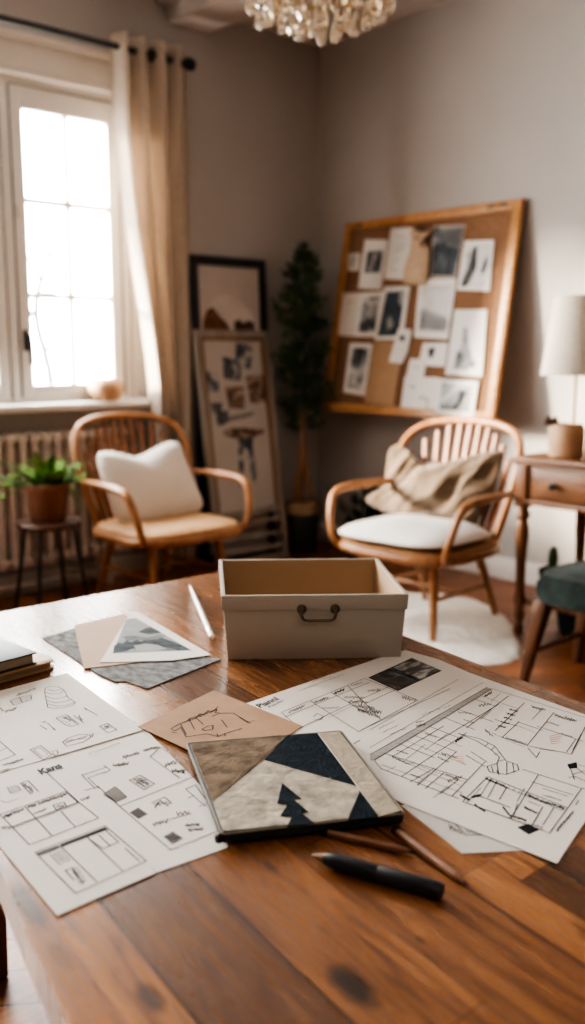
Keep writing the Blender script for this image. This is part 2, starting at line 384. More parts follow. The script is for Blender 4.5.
def puff(outline, hf, hb, org, eu, ev, en, m, rings=14, fold=None, inner=None):
    """soft closed body: outline in plane coordinates (eu, ev), bulging along +-en"""
    mb = MB(); b = bmesh.new(); n = len(outline)
    cx = sum(p[0] for p in outline) / n; cy = sum(p[1] for p in outline) / n
    if inner: cx, cy = inner
    def pt(k, r, side):
        x = cx + (outline[k][0] - cx) * r; y = cy + (outline[k][1] - cy) * r
        h = (1 - r ** 2.6) ** .62
        z = (hf * h if side > 0 else -hb * h)
        if fold: z += fold(x, y) * (1 - r ** 4) * (1 if side > 0 else .3)
        return org + eu * x + ev * y + en * z
    def side(sd, edge):
        prev = edge
        for i in range(rings - 1, 0, -1):
            r = math.sin(i / rings * PI / 2)
            cur = [b.verts.new(pt(k, r, sd)) for k in range(n)]
            for k in range(n):
                q = (k + 1) % n; b.faces.new((prev[k], prev[q], cur[q], cur[k]) if sd > 0 else (prev[q], prev[k], cur[k], cur[q]))
            prev = cur
        c = b.verts.new(pt(0, 0, sd))
        for k in range(n):
            q = (k + 1) % n; b.faces.new((prev[k], prev[q], c) if sd > 0 else (prev[q], prev[k], c))
    edge = [b.verts.new(pt(k, 1, 1)) for k in range(n)]
    side(1, edge); side(-1, edge)
    bmesh.ops.recalc_face_normals(b, faces=list(b.faces))
    mb._add(b, m); return mb
def smooth_poly(pts, it=2):
    for _ in range(it):
        q = []
        for i in range(len(pts)):
            a, b = pts[i], pts[(i + 1) % len(pts)]
            q += [(a[0] * .75 + b[0] * .25, a[1] * .75 + b[1] * .25), (a[0] * .25 + b[0] * .75, a[1] * .25 + b[1] * .75)]
        pts = q
    return pts
def superell(a, b, p=2.6, n=40):
    o = []
    for i in range(n):
        t = 2 * PI * i / n; c, s = math.cos(t), math.sin(t)
        o.append((a * math.copysign(abs(c) ** (2 / p), c), b * math.copysign(abs(s) ** (2 / p), s)))
    return o

# ================================================================== THE ROOM
XE, YN, XW, YS, ZC = 4.47, 4.73, -1.9, -2.6, 3.25
mb = MB(); mb.box(((XE + XW) / 2, (YN + YS) / 2, -.05), (XE - XW + .4, YN - YS + .4, .1), 0); sbuild(mb, 'floor', FLOOR)
mb = MB(); mb.box(((XE + XW) / 2, (YN + YS) / 2, ZC + .05), (XE - XW + .4, YN - YS + .4, .1), 0); sbuild(mb, 'ceiling', CEIL)
mb = MB(); mb.box((XE + .1, (YN + YS) / 2, ZC / 2), (.2, YN - YS + .6, ZC), 0); sbuild(mb, 'wall_east', WALL)
mb = MB(); mb.box((XW - .1, (YN + YS) / 2, ZC / 2), (.2, YN - YS + .6, ZC), 0); sbuild(mb, 'wall_west', WALLD)
mb = MB(); mb.box(((XE + XW) / 2, YS - .1, ZC / 2), (XE - XW, .2, ZC), 0); sbuild(mb, 'wall_south', WALLD)
# window wall with its opening
WX0, WX1, WZ0, WZ1 = 1.34, 2.985, 1.015, 2.69
mb = MB()
VX0, VX1 = -.35, .95      # added opening out of view, made to hold the fill light
for x0, x1, z0, z1 in ((XW, VX0, 0, ZC), (VX1, WX0, 0, ZC), (WX1, XE, 0, ZC), (WX0, WX1, 0, WZ0), (WX0, WX1, WZ1, ZC), (VX0, VX1, 0, WZ0), (VX0, VX1, WZ1, ZC)):
    mb.box(((x0 + x1) / 2, YN + .125, (z0 + z1) / 2), (x1 - x0, .25, z1 - z0), 0)
sbuild(mb, 'wall_north', WALL)
mb = MB(); mb.box((XE - .012, (YN + YS) / 2, .055), (.024, YN - YS, .11), .006); mb.box((XE - .008, (YN + YS) / 2, .118), (.016, YN - YS, .02), .006); sbuild(mb, 'baseboard_east', WHITEP)
mb = MB(); mb.box(((XE + XW) / 2, YN - .012, .055), (XE - XW - .06, .024, .11), .006); sbuild(mb, 'baseboard_north', CREAM)
# ceiling beam running from the window wall
mb = MB(); mb.box((3.42, (YN + YS) / 2, ZC - .06), (.30, YN - YS, .12), .015); mb.box((3.42, (YN + YS) / 2, ZC - .015), (.44, YN - YS, .03), .01); sbuild(mb, 'trim_1', CEIL)

win = struct('window_1')
mb = MB()
# casing around and head box above
mb.box((WX1 + .045, YN - .012, (WZ0 + WZ1) / 2), (.10, .03, WZ1 - WZ0 + .08), .006)
mb.box((WX0 - .045, YN - .012, (WZ0 + WZ1) / 2), (.10, .03, WZ1 - WZ0 + .08), .006)
mb.box(((WX0 + WX1) / 2, YN - .018, WZ1 + .085), (WX1 - WX0 + .24, .045, .17), .01)
mb.box(((WX0 + WX1) / 2, YN - .03, WZ1 + .18), (WX1 - WX0 + .30, .07, .04), .012)
mb.box(((WX0 + WX1) / 2, YN - .022, WZ1 + .01), (WX1 - WX0 + .22, .05, .035), .01)
mb.build('casing', CREAM, win)
mb = MB()
for x, w in ((WX0 + .025, .05), (WX1 - .025, .05)): mb.box((x, YN + .05, (WZ0 + WZ1) / 2), (w, .10, WZ1 - WZ0), .005)
mb.box(((WX0 + WX1) / 2, YN + .05, WZ1 - .02), (WX1 - WX0 - .1, .094, .04), .003)
mb.box(((WX0 + WX1) / 2, YN + .05, WZ0 + .02), (WX1 - WX0 - .1, .094, .04), .003)
mb.box((2.2635, YN + .045, (WZ0 + WZ1) / 2), (.053, .094, WZ1 - WZ0 - .002), .006)
mb.build('window_frame', WHITEP, win)
def sash(x0, x1):
    z0, z1 = WZ0 + .04, WZ1 - .045; st = .070; y = YN + .022
    mb = MB()
    mb.box((x0 + st / 2, y, (z0 + z1) / 2), (st, .05, z1 - z0), .006); mb.box((x1 - st / 2, y, (z0 + z1) / 2), (st, .05, z1 - z0), .006)
    mb.box(((x0 + x1) / 2, y, z1 - st * .8), (x1 - x0 - 2 * st, .046, st * 1.6), .003); mb.box(((x0 + x1) / 2, y, z0 + st / 2), (x1 - x0 - 2 * st, .046, st), .003)
    s = mb.build('sash', WHITEP, win)
    mb = MB(); gx0, gx1, gz0, gz1 = x0 + st, x1 - st, z0 + st, z1 - st * 1.6
    mb.box(((gx0 + gx1) / 2, y, (gz0 + gz1) / 2), (.030, .036, gz1 - gz0), .004)
    for z in (gz0 + (gz1 - gz0) * .335, gz0 + (gz1 - gz0) * .68): mb.box(((gx0 + gx1) / 2, y, z), (gx1 - gx0, .034, .028), .004)
    mb.build('muntin', WHITEP, s)
    mb = MB(); mb.box(((gx0 + gx1) / 2, y, (gz0 + gz1) / 2), (gx1 - gx0 + .01, .004, gz1 - gz0 + .01), 0); mb.build('pane', PANE, s)
    return s
sash(1.395, 2.233); rs = sash(2.296, 2.928)
for gx in (2.2347, 2.2938):  # dark strips standing in for shade in the gaps around the sashes
    mb = MB(); mb.box((gx, YN + .002, (WZ0 + WZ1) / 2), (.0042, .012, WZ1 - WZ0 - .09), 0); mb.build('gap_shade', IRON, win)
mb = MB(); mb.box((2.9315, YN + .002, (WZ0 + WZ1) / 2), (.0060, .012, WZ1 - WZ0 - .09), 0); mb.build('gap_shade', IRON, win)
mb = MB(); mb.box((2.612, YN + .002, WZ1 - .0425), (.632, .012, .0042), 0); mb.build('gap_shade', IRON, win)
mb = MB(); mb.box((2.326, YN - .008, 1.36), (.028, .014, .11), .006); mb.tube([(2.326, YN - .012, 1.395), (2.326, YN - .045, 1.395), (2.330, YN - .05, 1.36), (2.334, YN - .05, 1.235)], .012, smooth=2); mb.build('handle', BLACKM, rs)
mb = MB()
mb.box((2.315, YN - .004, 2.02), (.03, .02, .075), .006); mb.box((2.315, YN - .012, 2.02), (.016, .02, .05), .005); mb.build('latch', CREAM, rs)
mb = MB(); mb.box(((WX0 + WX1) / 2 + .0, YN - .045, WZ0 - .005), (WX1 - WX0 + .12, .24, .04), .012); mb.build('sill', WHITEP, win)

fill_win = struct('fill_light_window')  # added window, never in view, built only as housing for a fill lamp
mb = MB()
for x in (VX0 + .03, VX1 - .03, (VX0 + VX1) / 2): mb.box((x, YN + .05, (WZ0 + WZ1) / 2), (.06, .10, WZ1 - WZ0), .005)
for z in (WZ0 + .03, WZ1 - .03, WZ0 + .57, WZ0 + 1.12): mb.box(((VX0 + VX1) / 2, YN + .05, z), (VX1 - VX0 - .13, .06, .03 if WZ0 + .1 < z < WZ1 - .1 else .06), .003)
mb.build('window_frame', WHITEP, fill_win)
mb = MB(); mb.box(((VX0 + VX1) / 2, YN + .06, (WZ0 + WZ1) / 2), (VX1 - VX0 - .02, .004, WZ1 - WZ0 - .02), 0); mb.build('pane', PANE, fill_win)
mb = MB(); mb.box(((VX0 + VX1) / 2, YN + .235, (WZ0 + WZ1) / 2), (VX1 - VX0, .03, WZ1 - WZ0), 0); mb.build('sun_blocker', WHITEP, fill_win)  # added panel closing the opening so no sun enters behind the fill lamp
mb = MB(); mb.box(((VX0 + VX1) / 2, YN - .045, WZ0 - .005), (VX1 - VX0 + .12, .24, .04), .012); mb.build('sill', WHITEP, fill_win)

# bare tree outside
out = thing('bare_tree', 'bare pale leafless tree outside behind the window glass', 'tree', (3.62, 7.0, 0))
mb = MB()
def pts_out(l): return [on_y(x, y, 7.0) - Vector((3.62, 7, 0)) for x, y in l]
mb.tube([(0, 0, 0), (.03, 0, .6)] + pts_out([(52, 384), (45, 352), (38, 330), (36, 310), (37, 295), (41, 282), (50, 252), (47, 240)]), [.045, .04, .035, .032, .03, .03, .028, .026, .02, .006], smooth=2, seg=8)
mb.build('trunk', BARK, out)
mb = MB()
for l in ([(36, 296), (48, 292), (60, 296), (78, 304)], [(41, 282), (33, 270), (30, 256)], [(45, 352), (52, 345), (58, 330)], [(50, 252), (60, 262), (68, 250), (67, 245)], [(38, 320), (30, 312), (24, 300)]):
    mb.tube(pts_out(l), [.02, .016, .012, .005][:len(l)], smooth=2, seg=6)
mb.build('branch', BARK, out)
mb = MB(); mb.box((3, 10.5, -.06), (14, 10, .1), 0); sbuild(mb, 'ground', mat('snowy ground', (.7, .7, .7), .9))

# radiator under the window
rad = thing('radiator', 'cream cast iron column radiator below the window', 'radiator', (2.2, 4.62, 0))
x = -.60
for i in range(19):
    mb = MB(); cx = -.60 + i * .068
    for yy in (-.032, .032):
        mb.tube([(cx, yy, .20), (cx, yy, .86)], .020, 10)
    mb.box((cx, 0, .845), (.050, .115, .07), .022, seg=3); mb.box((cx, 0, .20), (.050, .115, .07), .022, seg=3)
    mb.build('column', RADM, rad)
mb = MB(); mb.box((0.02, 0, .075), (1.0, .05, .02), .004)
for fx in (-.45, .50): mb.box((fx, 0, .085), (.05, .10, .17), .008)
mb.build('foot', RADM, rad)
for z in (.85, .20):
    mb = MB(); mb.tube([(-.60, 0, z), (.62, 0, z)], .018); mb.build('pipe', RADM, rad)

# curtain and rod
rod = thing('curtain_rod', 'black curtain rod with ball end above the window', 'curtain rod', (0, 4.53, 0))
mb = MB(); mb.tube([(1.1, 0, 2.875), (3.27, 0, 2.875)], .016, 12); mb.build('pole', BLACKM, rod)
mb = MB(); mb.lathe([(0, -.045), (.018, -.045), (.018, -.02), (.030, -.012), (.037, .012), (.030, .036), (.0, .045)], mtx=Matrix.Translation((3.27, 0, 2.875)) @ Matrix.Rotation(PI / 2, 4, 'Y'), seg=16); mb.build('finial', BLACKM, rod)
for bx in (1.4, 3.10):
    mb = MB(); mb.tube([(bx, 0, 2.875), (bx, .19, 2.875)], .009, 8); mb.box((bx, .194, 2.875), (.03, .012, .08), .003); mb.build('bracket', BLACKM, rod)
curt = thing('curtain', 'beige linen curtain hanging in folds beside the window', 'curtain', (0, 4.53, 0))
def smoothstep(t): t = max(0, min(1, t)); return t * t * (3 - 2 * t)
def curtfn(u, v):
    z = 2.945 - v * 2.90
    k = smoothstep((2.6 - z) / 1.7)
    x0 = 2.80 + .185 * k; x1 = 3.262 - .02 * k
    uu = u ** (1 + .25 * k)
    ph = u * PI * 2 * 4.2 + .5 * math.sin(u * 7)
    amp = .042 + .014 * k * math.sin(u * 9)
    return (x0 + (x1 - x0) * uu + .012 * math.sin(ph * .5 + z * 1.3) * k, amp * math.cos(ph) + .010 * math.sin(ph * 2.3 + z * 2) * k - .005, z)
mb = MB(); mb.grid(curtfn, 150, 46); 
cl = mb.build('cloth', CURT, curt, ang=180)
sol = cl.modifiers.new('thick', 'SOLIDIFY'); sol.thickness = .003
for k in range(5):
    mb = MB(); cx = 2.80 + .465 * ((k + .75) / 5.5)
    mb.tube([(cx + .0, .026 * math.cos(a), 2.875 + .026 * math.sin(a)) for a in [2 * PI * i / 16 for i in range(16)]], .006, 6, closed=True); mb.build('ring', BLACKM, curt)

# bowl on the sill
bw = on_y(106, 404, 4.66)
b = thing('bowl', 'round tan clay bowl on the window sill', 'bowl', (bw.x, 4.66, WZ0 + .015))
mb = MB(); mb.lathe([(0, 0), (.055, 0), (.085, .022), (.105, .06), (.100, .095), (.078, .122), (.070, .124), (.090, .094), (.094, .06), (.075, .03), (0, .012)]); mb.build('vessel', CERAM, b)
mb = MB(); mb.tube([(.0, 0, .02), (-.05, 0, .11), (-.092, 0, .150)], .006, 8); mb.build('spoon', TWIG, b)

# ================================================================== CHAIRS
def make_chair(name, label, loc, rz, padded):
    t = thing(name, label, 'armchair', loc, rz, 'bentwood armchairs')
    hs, ha = .411, .647
    # seat board
    mb = MB(); out = [(x, y + .0) for x, y in superell(.332, .300, 3.4, 52)]
    mb.prism([(x, y) for x, y in out], hs - .012, hs + .014, bev=.009, bseg=3)
    mb.build('seat', SEATW, t)
    if padded:
        mb = puff(superell(.322, .290, 3.4, 56), .030, .004, Vector((0, 0, hs + .016)), Vector((1, 0, 0)), Vector((0, 1, 0)), Vector((0, 0, 1)), SEATW, rings=16, fold=lambda x, y: -.012 * math.exp(-(x * x + y * y) / .03)); mb.build('seat_pad', SEATW, t, ang=180)
    # bent rim around the seat
    mb = MB(); mb.tube([(x, y, hs - .022) for x, y in superell(.334, .302, 3.4, 52)], .019, 10, closed=True, upv=(0, 0, 1), flat=1.15); mb.build('seat_rail', CHAIRW, t)
    # hoop back
    hp = [(-.265, -.225, hs - .02), (-.300, -.245, .52), (-.338, -.262, .66), (-.352, -.300, .80), (-.310, -.365, .905), (-.19, -.412, .952), (0, -.427, .966),
          (.19, -.412, .952), (.310, -.365, .905), (.352, -.300, .80), (.338, -.262, .66), (.300, -.245, .52), (.265, -.225, hs - .02)]
    mb = MB(); mb.tube(hp, [.020] * 13, 10, smooth=3); mb.build('back_hoop', CHAIRW, t)
    for i in range(11):
        f = (i - 5) / 5
        xb = f * .215; yb = -.262 + .03 * f * f
        xt = f * .285; zt = .952 - .155 * abs(f) ** 2.4; yt = -.422 + .105 * abs(f) ** 2.2
        mb = MB(); mb.tube([(xb, yb, hs), ((xb + xt) / 2, (yb + yt) / 2 - .012, (hs + zt) / 2), (xt, yt, zt)], [.013, .0195, .015], 8, smooth=2, flat=.42, upv=(0, -1, .3)); mb.build('back_slat', CHAIRS, t)
    for s in (-1, 1):
        mb = MB()
        mb.tube([(s * .338, -.258, ha), (s * .352, -.12, ha + .004), (s * .365, .05, ha + .004), (s * .366, .155, ha - .002), (s * .364, .208, ha - .022), (s * .356, .236, ha - .075), (s * .340, .258, ha - .155), (s * .322, .262, hs + .02), (s * .300, .240, hs - .025)],
                [.017, .024, .027, .025, .022, .020, .0185, .018, .016], 12, smooth=3, flat=.78, upv=None)
        mb.build('armrest', CHAIRW, t)
    feet = {}
    for nm, (tx, ty, bx, by) in {'f': (.20, .165, .232, .207), 'r': (.175, -.215, .211, -.372)}.items():
        for s in (-1, 1):
            top = Vector((s * tx, ty, hs - .015)); bot = Vector((s * bx, by, 0.0)); feet[nm, s] = (top, bot)
            mb = MB(); mb.tube([top, top.lerp(bot, .35), top.lerp(bot, .7), bot], [.021, .023, .019, .0145], 10); mb.build('leg', CHAIRW, t)
    mb = MB(); at = lambda k, s, f: feet[k, s][0].lerp(feet[k, s][1], f)
    for s in (-1, 1): mb.tube([at('f', s, .52), at('f', s, .52).lerp(at('r', s, .55), .5), at('r', s, .55)], [.010, .014, .010], 8)
    a = at('f', -1, .52).lerp(at('r', -1, .55), .5); c = at('f', 1, .52).lerp(at('r', 1, .55), .5); mb.tube([a, a.lerp(c, .5), c], [.010, .014, .010], 8)
    mb.build('stretcher', CHAIRW, t)
    return t
CR = (3.386, 2.879); CL = (2.710, 4.007)
make_chair('bentwood_armchair', 'honey bentwood armchair with tan seat and white pillow by the radiator', (*CL, 0), 3.144, True)
make_chair('bentwood_armchair', 'honey bentwood armchair with off-white seat cushion beside the desk', (*CR, 0), 1.664, False)

# white pillow on the left chair
def outline_on(pts, org, n, eu, ev):
    r = []
    for x, y in pts:
        q = on_plane(x, y, org, n) - org; r.append((q.dot(eu), q.dot(ev)))
    return r
n_ = Vector((.10, -.95, .34)).normalized(); org = Vector((2.70, 4.10, .455)); eu = Vector((n_.y * -1, n_.x, 0)).normalized(); eu = Vector((.995, .10, 0)).normalized(); eu = (eu - n_ * eu.dot(n_)).normalized(); ev = n_.cross(eu)
ol = outline_on([(97, 462), (97, 453), (106, 451), (114, 452.5), (124, 455), (133, 457.5), (140, 455.5), (147, 452), (156, 447), (166, 442), (177, 441.5), (182, 450), (188, 466), (195, 484), (202, 500), (203, 508), (196, 513), (184, 515.5), (165, 519), (148, 522.5), (134, 525), (122, 523), (114, 516), (111, 505), (106, 490), (100, 474)], org, n_, eu, ev)
mb = puff(smooth_poly(ol, 2), .085, .055, org, eu, ev, n_, PILLOW, fold=lambda x, y: .010 * math.sin(14 * x + 9 * y) * math.sin(8 * y - 5 * x))
tag(mb.build('throw_pillow', PILLOW, ang=180), 'white square linen pillow leaning in the left armchair', 'pillow')

# off-white cushion on the right chair
q = thing('seat_cushion', 'off-white flat seat cushion lying on the right armchair', 'cushion', (CR[0] - .028, CR[1], .4255), 1.664)
cpoly = [(x, y + .02) for x, y in superell(.318, .285, 3.4, 56)]
mb = puff(cpoly, .062, .030, Vector((0, 0, .034)), Vector((1, 0, 0)), Vector((0, 1, 0)), Vector((0, 0, 1)), CUSH, fold=lambda x, y: .003 * math.sin(20 * x + 6 * y))
mb.build('cover', CUSH, q, ang=180)
mb = MB(); mb.tube([(x, y, .034) for x, y in cpoly], .0045, 6, closed=True); mb.build('piping', CUSH, q)

# brown throw over the right chair
n_ = Vector((-.93, -.10, .34)).normalized(); org = Vector((3.575, 2.95, .49)); eu = Vector((.09, -.995, 0)); eu = (eu - n_ * eu.dot(n_)).normalized(); ev = n_.cross(eu)
ol = outline_on([(384, 488), (386, 470), (388, 453), (392, 446), (398, 444.5), (405, 447), (412, 456), (420, 462), (434, 464), (448, 463), (462, 458), (476, 455), (490, 451), (500, 450), (503, 457), (500, 470), (497, 484), (492, 497), (486, 508), (478, 520), (462, 527), (445, 526), (425, 521), (405, 517), (385, 512), (371, 506), (364, 499), (370, 494)], org, n_, eu, ev)
from mathutils import noise as mnoise
def fold(x, y):
    a = x * .80 + y * .60; c = -x * .60 + y * .80        # folds run from the upper right to the lower left
    w = .05 * mnoise.noise(Vector((x * 5, y * 5, 3)))
    f = 1 - abs(mnoise.noise(Vector((a * 2.2, (c + w) * 13, 1.7)))) * 2
    g = mnoise.noise(Vector((a * 5, (c + w) * 24, 9.1)))
    return .050 * (f - .55) + .018 * g + .020 * mnoise.noise(Vector((x * 6, y * 6, 5)))
mb = puff(smooth_poly(ol, 3), .070, .012, org, eu, ev, n_, THROW, rings=44, fold=fold, inner=(.03, .17))
tag(mb.build('throw_blanket', THROW, ang=180), 'brown knitted throw blanket crumpled in the right armchair', 'blanket')

# ================================================================== PLANT STOOL (left)
st = thing('plant_stool', 'round dark-topped stool with thin black legs under the fern', 'stool', (2.115, 4.14, 0))
mb = MB(); mb.lathe([(0, .465), (.148, .465), (.157, .472), (.157, .486), (.150, .492), (0, .492)], seg=40); mb.build('top', wood('stool top walnut', (.045, .022, .014), (.12, .055, .032), .38, stretch=(10, 1, 10)), st)
for a in (38, 142, 218, 322):
    a = math.radians(a + 3); c, s = math.cos(a), math.sin(a)
    mb = MB(); mb.tube([(c * .115, s * .115, .467), (c * .185, s * .185, 0)], [.0105, .009], 10); mb.build('leg', BLACKM, st)
pf = thing('potted_fern', 'leafy green fern in a brown terracotta pot on the stool', 'potted plant', (2.115, 4.14, .4925))
mb = MB(); mb.lathe([(0, 0), (.077, 0), (.082, .006), (.098, .15), (.106, .152), (.107, .182), (.098, .184), (.094, .160), (0, .155)], seg=36); mb.build('pot', TERRA, pf)
mb = MB(); mb.lathe([(0, .168), (.06, .166), (.0935, .158)], seg=24); mb.build('soil', SOIL, pf)
rnd = random.Random(3)
def frond(mb, base, dirv, length, droop, wid, m):
    base = Vector(base); d = Vector(dirv).normalized(); L = length; n = 9; prev = None
    side = d.cross(Vector((0, 0, 1))).normalized()
    spine = []
    for i in range(n + 1):
        t = i / n; spine.append(base + d * (L * t) + Vector((0, 0, -droop * t * t)))
    mb.tube(spine, [.0025] * n + [.001], 4, m=m)
    for i in range(1, n + 1):
        t = i / n; w = wid * math.sin(PI * min(1, t * .85 + .1)) + .006; p = spine[i]; tdir = (spine[i] - spine[i - 1]).normalized()
        for sd in (-1, 1):
            o = (side * sd + tdir * .45).normalized() * w + Vector((0, 0, rnd.uniform(-.008, .010)))
            wd = tdir * (L / n * .42)
            mb.face([p - wd * .5, p + o * .5 - wd * .9, p + o, p + o * .55 + wd * .7, p + wd * .5], m)
mb = MB()
camd = -FWD
for i in range(58):
    a = rnd.uniform(0, 2 * PI); el = rnd.uniform(.3, 1.5); L = rnd.uniform(.13, .24)
    side_pref = RGT * (1 if i % 2 else -1)
    d = (Vector((math.cos(a), math.sin(a), 0)) * .55 + side_pref * rnd.uniform(.4, 1.1)); d = Vector((d.x, d.y, el * .75))
    frond(mb, (rnd.uniform(-.05, .05), rnd.uniform(-.05, .05), .165), d, L, rnd.uniform(.01, .09), rnd.uniform(.020, .034), FERN if i % 3 else FERND)
for a, L, dr in ((RGT * 1 + UPV * .5, .19, .20), (-RGT * 1 + UPV * .45, .25, .10), (-RGT + UPV * .3 - FWD * .3, .24, .12), (-RGT + UPV * .7 + FWD * .2, .24, .08), (RGT + UPV * .7 - FWD * .2, .22, .10), (RGT + UPV * .9, .17, .05)):
    frond(mb, (0, 0, .165), a, L, dr, .034, FERN)
mb.build('foliage', FERN, pf, smooth=False)

# ================================================================== LEANING FRAMES
def leaning(name, label, cat, x0, x1, ybase, ytop, ztop, z0=0.0):
    L = math.hypot(ztop - z0, ytop - ybase); ang = math.atan2(ytop - ybase, ztop - z0)
    t = thing(name, label, cat, ((x0 + x1) / 2, ybase, z0), rot=(-ang, 0, 0))
    return t, (x1 - x0), L
# local: x right, y depth (+ = towards wall), z up along the board
bf, W, L = leaning('picture_frame', 'tall black picture frame leaning on the wall behind the collage board', 'picture', 3.368, 3.955, 4.595, 4.690, 1.87)
mb = MB(); fw = .055
for s in (-1, 1): mb.box((s * (W / 2 - fw / 2), 0, L / 2), (fw, .026, L), .004)
for z in (fw / 2, L - fw / 2): mb.box((0, 0, z), (W - 2 * fw, .026, fw), .004)
mb.build('frame', BLACKF, bf)
mb = MB(); mb.box((0, .004, L / 2), (W - 2 * fw + .01, .008, L - 2 * fw + .01), 0, m=mat('pale print', (.50, .44, .41), .6, var=.08, scale=3))
PB1 = mat('print brown', (.17, .085, .05), .6, var=.5, scale=14); PB2 = mat('print pale hill', (.58, .53, .49), .6, var=.05); PB3 = mat('print dark', (.10, .07, .06), .6, var=.4, scale=20)
def facade(mb, poly, y, m): mb.face([(x, y, z) for x, z in poly], m)
zt = L - fw + .07
facade(mb, [(-.20, zt - .50), (-.17, zt - .34), (-.12, zt - .26), (-.04, zt - .235), (.06, zt - .26), (.15, zt - .33), (.22, zt - .42), (.23, zt - .50)], -.0006, PB2)
facade(mb, [(-.21, zt - .60), (-.21, zt - .40), (-.18, zt - .34), (-.135, zt - .315), (-.10, zt - .35), (-.07, zt - .38), (-.03, zt - .41), (.0, zt - .46), (.02, zt - .60)], -.0012, PB1)
facade(mb, [(.02, zt - .60), (.03, zt - .40), (.07, zt - .385), (.10, zt - .41), (.14, zt - .39), (.19, zt - .405), (.20, zt - .60)], -.0012, PB3)
mb.build('print', None, bf, smooth=False)

gf, W, L = leaning('collage_board', 'tall grey wooden framed collage board leaning by the curtain', 'display board', 3.363, 3.945, 4.455, 4.655, 1.432)
mb = MB(); fw = .042; zb = .335
for s in (-1, 1): mb.box((s * (W / 2 - fw / 2), 0, L / 2), (fw, .03, L), .004)
mb.box((0, 0, L - fw / 2), (W - 2 * fw, .03, fw), .004); mb.box((0, 0, zb - .02), (W - 2 * fw, .03, .04), .004)
mb.build('frame', GREYF, gf)
mb = MB()
for s in (-1, 1): mb.box((s * (W / 2 - fw - .012), .002, (L + zb) / 2 - .018), (.022, .024, L - zb - fw), .003)
mb.box((0, .002, L - fw - .012), (W - 2 * fw, .024, .022), .003); mb.build('inner_frame', BROWNF, gf)
for k, z in enumerate((.25, .165, .08, .02)):
    mb = MB(); mb.box((0, .0, z), (W - 2 * fw, .022, .03), .003); mb.build('rail', GREYF, gf)
mb = MB(); iw = W - 2 * fw - .04
mb.box((0, .006, (L + zb) / 2 - .018), (iw + .02, .008, L - zb - fw), 0, m=mat('collage backing', (.50, .46, .43), .7, var=.06, scale=4))
PD = photo_mat('collage print', 2, [(.35, (.03, .035, .045)), (.5, (.12, .13, .15)), (.62, (.45, .43, .40))], 12)
PBR = photo_mat('collage brown', 5, [(.35, (.07, .04, .03)), (.5, (.20, .12, .08)), (.65, (.42, .34, .28))], 14)
def gp(pts): # photo coordinates on the board plane -> local
    r = []
    Mi = Matrix.Translation(((3.363 + 3.945) / 2, 4.455, 0)) @ Euler((-math.atan2(.2, 1.432), 0, 0)).to_matrix().to_4x4()
    Mi = Mi.inverted(); nn = Vector((0, -1.432, .2))
    for x, y in pts:
        q = Mi @ on_plane(x, y, (3.65, 4.455, 0), nn); r.append((q.x, q.z))
    return r
c1 = lambda l: [(180 + x / 4.875, 250 + y / 4.875) for x, y in l]
yy = .0015
for poly, m in (([(275, 450), (355, 468), (345, 580), (270, 565)], PD), ([(205, 520), (295, 535), (300, 640), (215, 625)], PD), ([(130, 590), (190, 600), (190, 690), (135, 690)], PD), ([(320, 615), (415, 610), (420, 745), (345, 745)], PBR), ([(222, 668), (312, 665), (318, 775), (240, 772)], PBR), ([(150, 745), (215, 745), (190, 800), (160, 800)], PD)):
    facade(mb, gp(c1(poly)), yy, m)
c2 = lambda l: [(180 + x / 4.5, 410 + y / 4.5) for x, y in l]
GW = mat('collage grey', (.26, .245, .23), .7, var=.3, scale=30)
for poly, m in (([(160, 5), (215, 0), (225, 50), (180, 75), (165, 55)], PD), ([(195, 95), (230, 82), (300, 80), (380, 90), (375, 108), (330, 122), (240, 128), (200, 115)], PBR), ([(262, 128), (330, 124), (328, 175), (268, 170)], PD), ([(262, 170), (285, 172), (290, 340), (270, 345)], PD), ([(305, 170), (328, 172), (346, 290), (335, 345), (318, 270)], PD), ([(215, 30), (290, 15), (335, 5), (335, 22), (280, 40), (225, 52)], GW)):
    facade(mb, gp(c2(poly)), yy, m)
mb.build('collage_print', None, gf, smooth=False)

# ================================================================== CORNER TREE
tr = thing('potted_cypress', 'tall dark green cypress in a pot in the room corner', 'potted tree', (4.105, 4.49, 0))
mb = MB(); mb.lathe([(0, 0), (.085, 0), (.092, .01), (.108, .28), (.095, .285), (0, .27)], seg=28); mb.build('pot', POTD, tr)
mb = MB(); mb.lathe([(.095, .262), (.115, .262), (.118, .335), (.104, .338), (.098, .30), (0, .29)], seg=28); mb.build('pot_rim', POTR, tr)
mb = MB(); mb.lathe([(0, .325), (.10, .315)], seg=20); mb.build('soil', SOIL, tr)
for dx, dy in ((-.065, .02), (.055, -.02), (.0, .03)):
    mb = MB(); mb.tube([(dx, dy, .31), (dx * .15, dy * .15, .62), (-dx * .15, -dy * .1, .92)], [.017, .016, .010], 8); mb.build('stake', STAKE, tr)
mb = MB(); rnd = random.Random(11)
def leafcard(mb, p, d, w, l):
    d = d.normalized(); s = d.cross(Vector((rnd.uniform(-1, 1), rnd.uniform(-1, 1), rnd.uniform(-1, 1)))).normalized()
    mb.face([p, p + d * l * .5 + s * w, p + d * l, p + d * l * .5 - s * w])
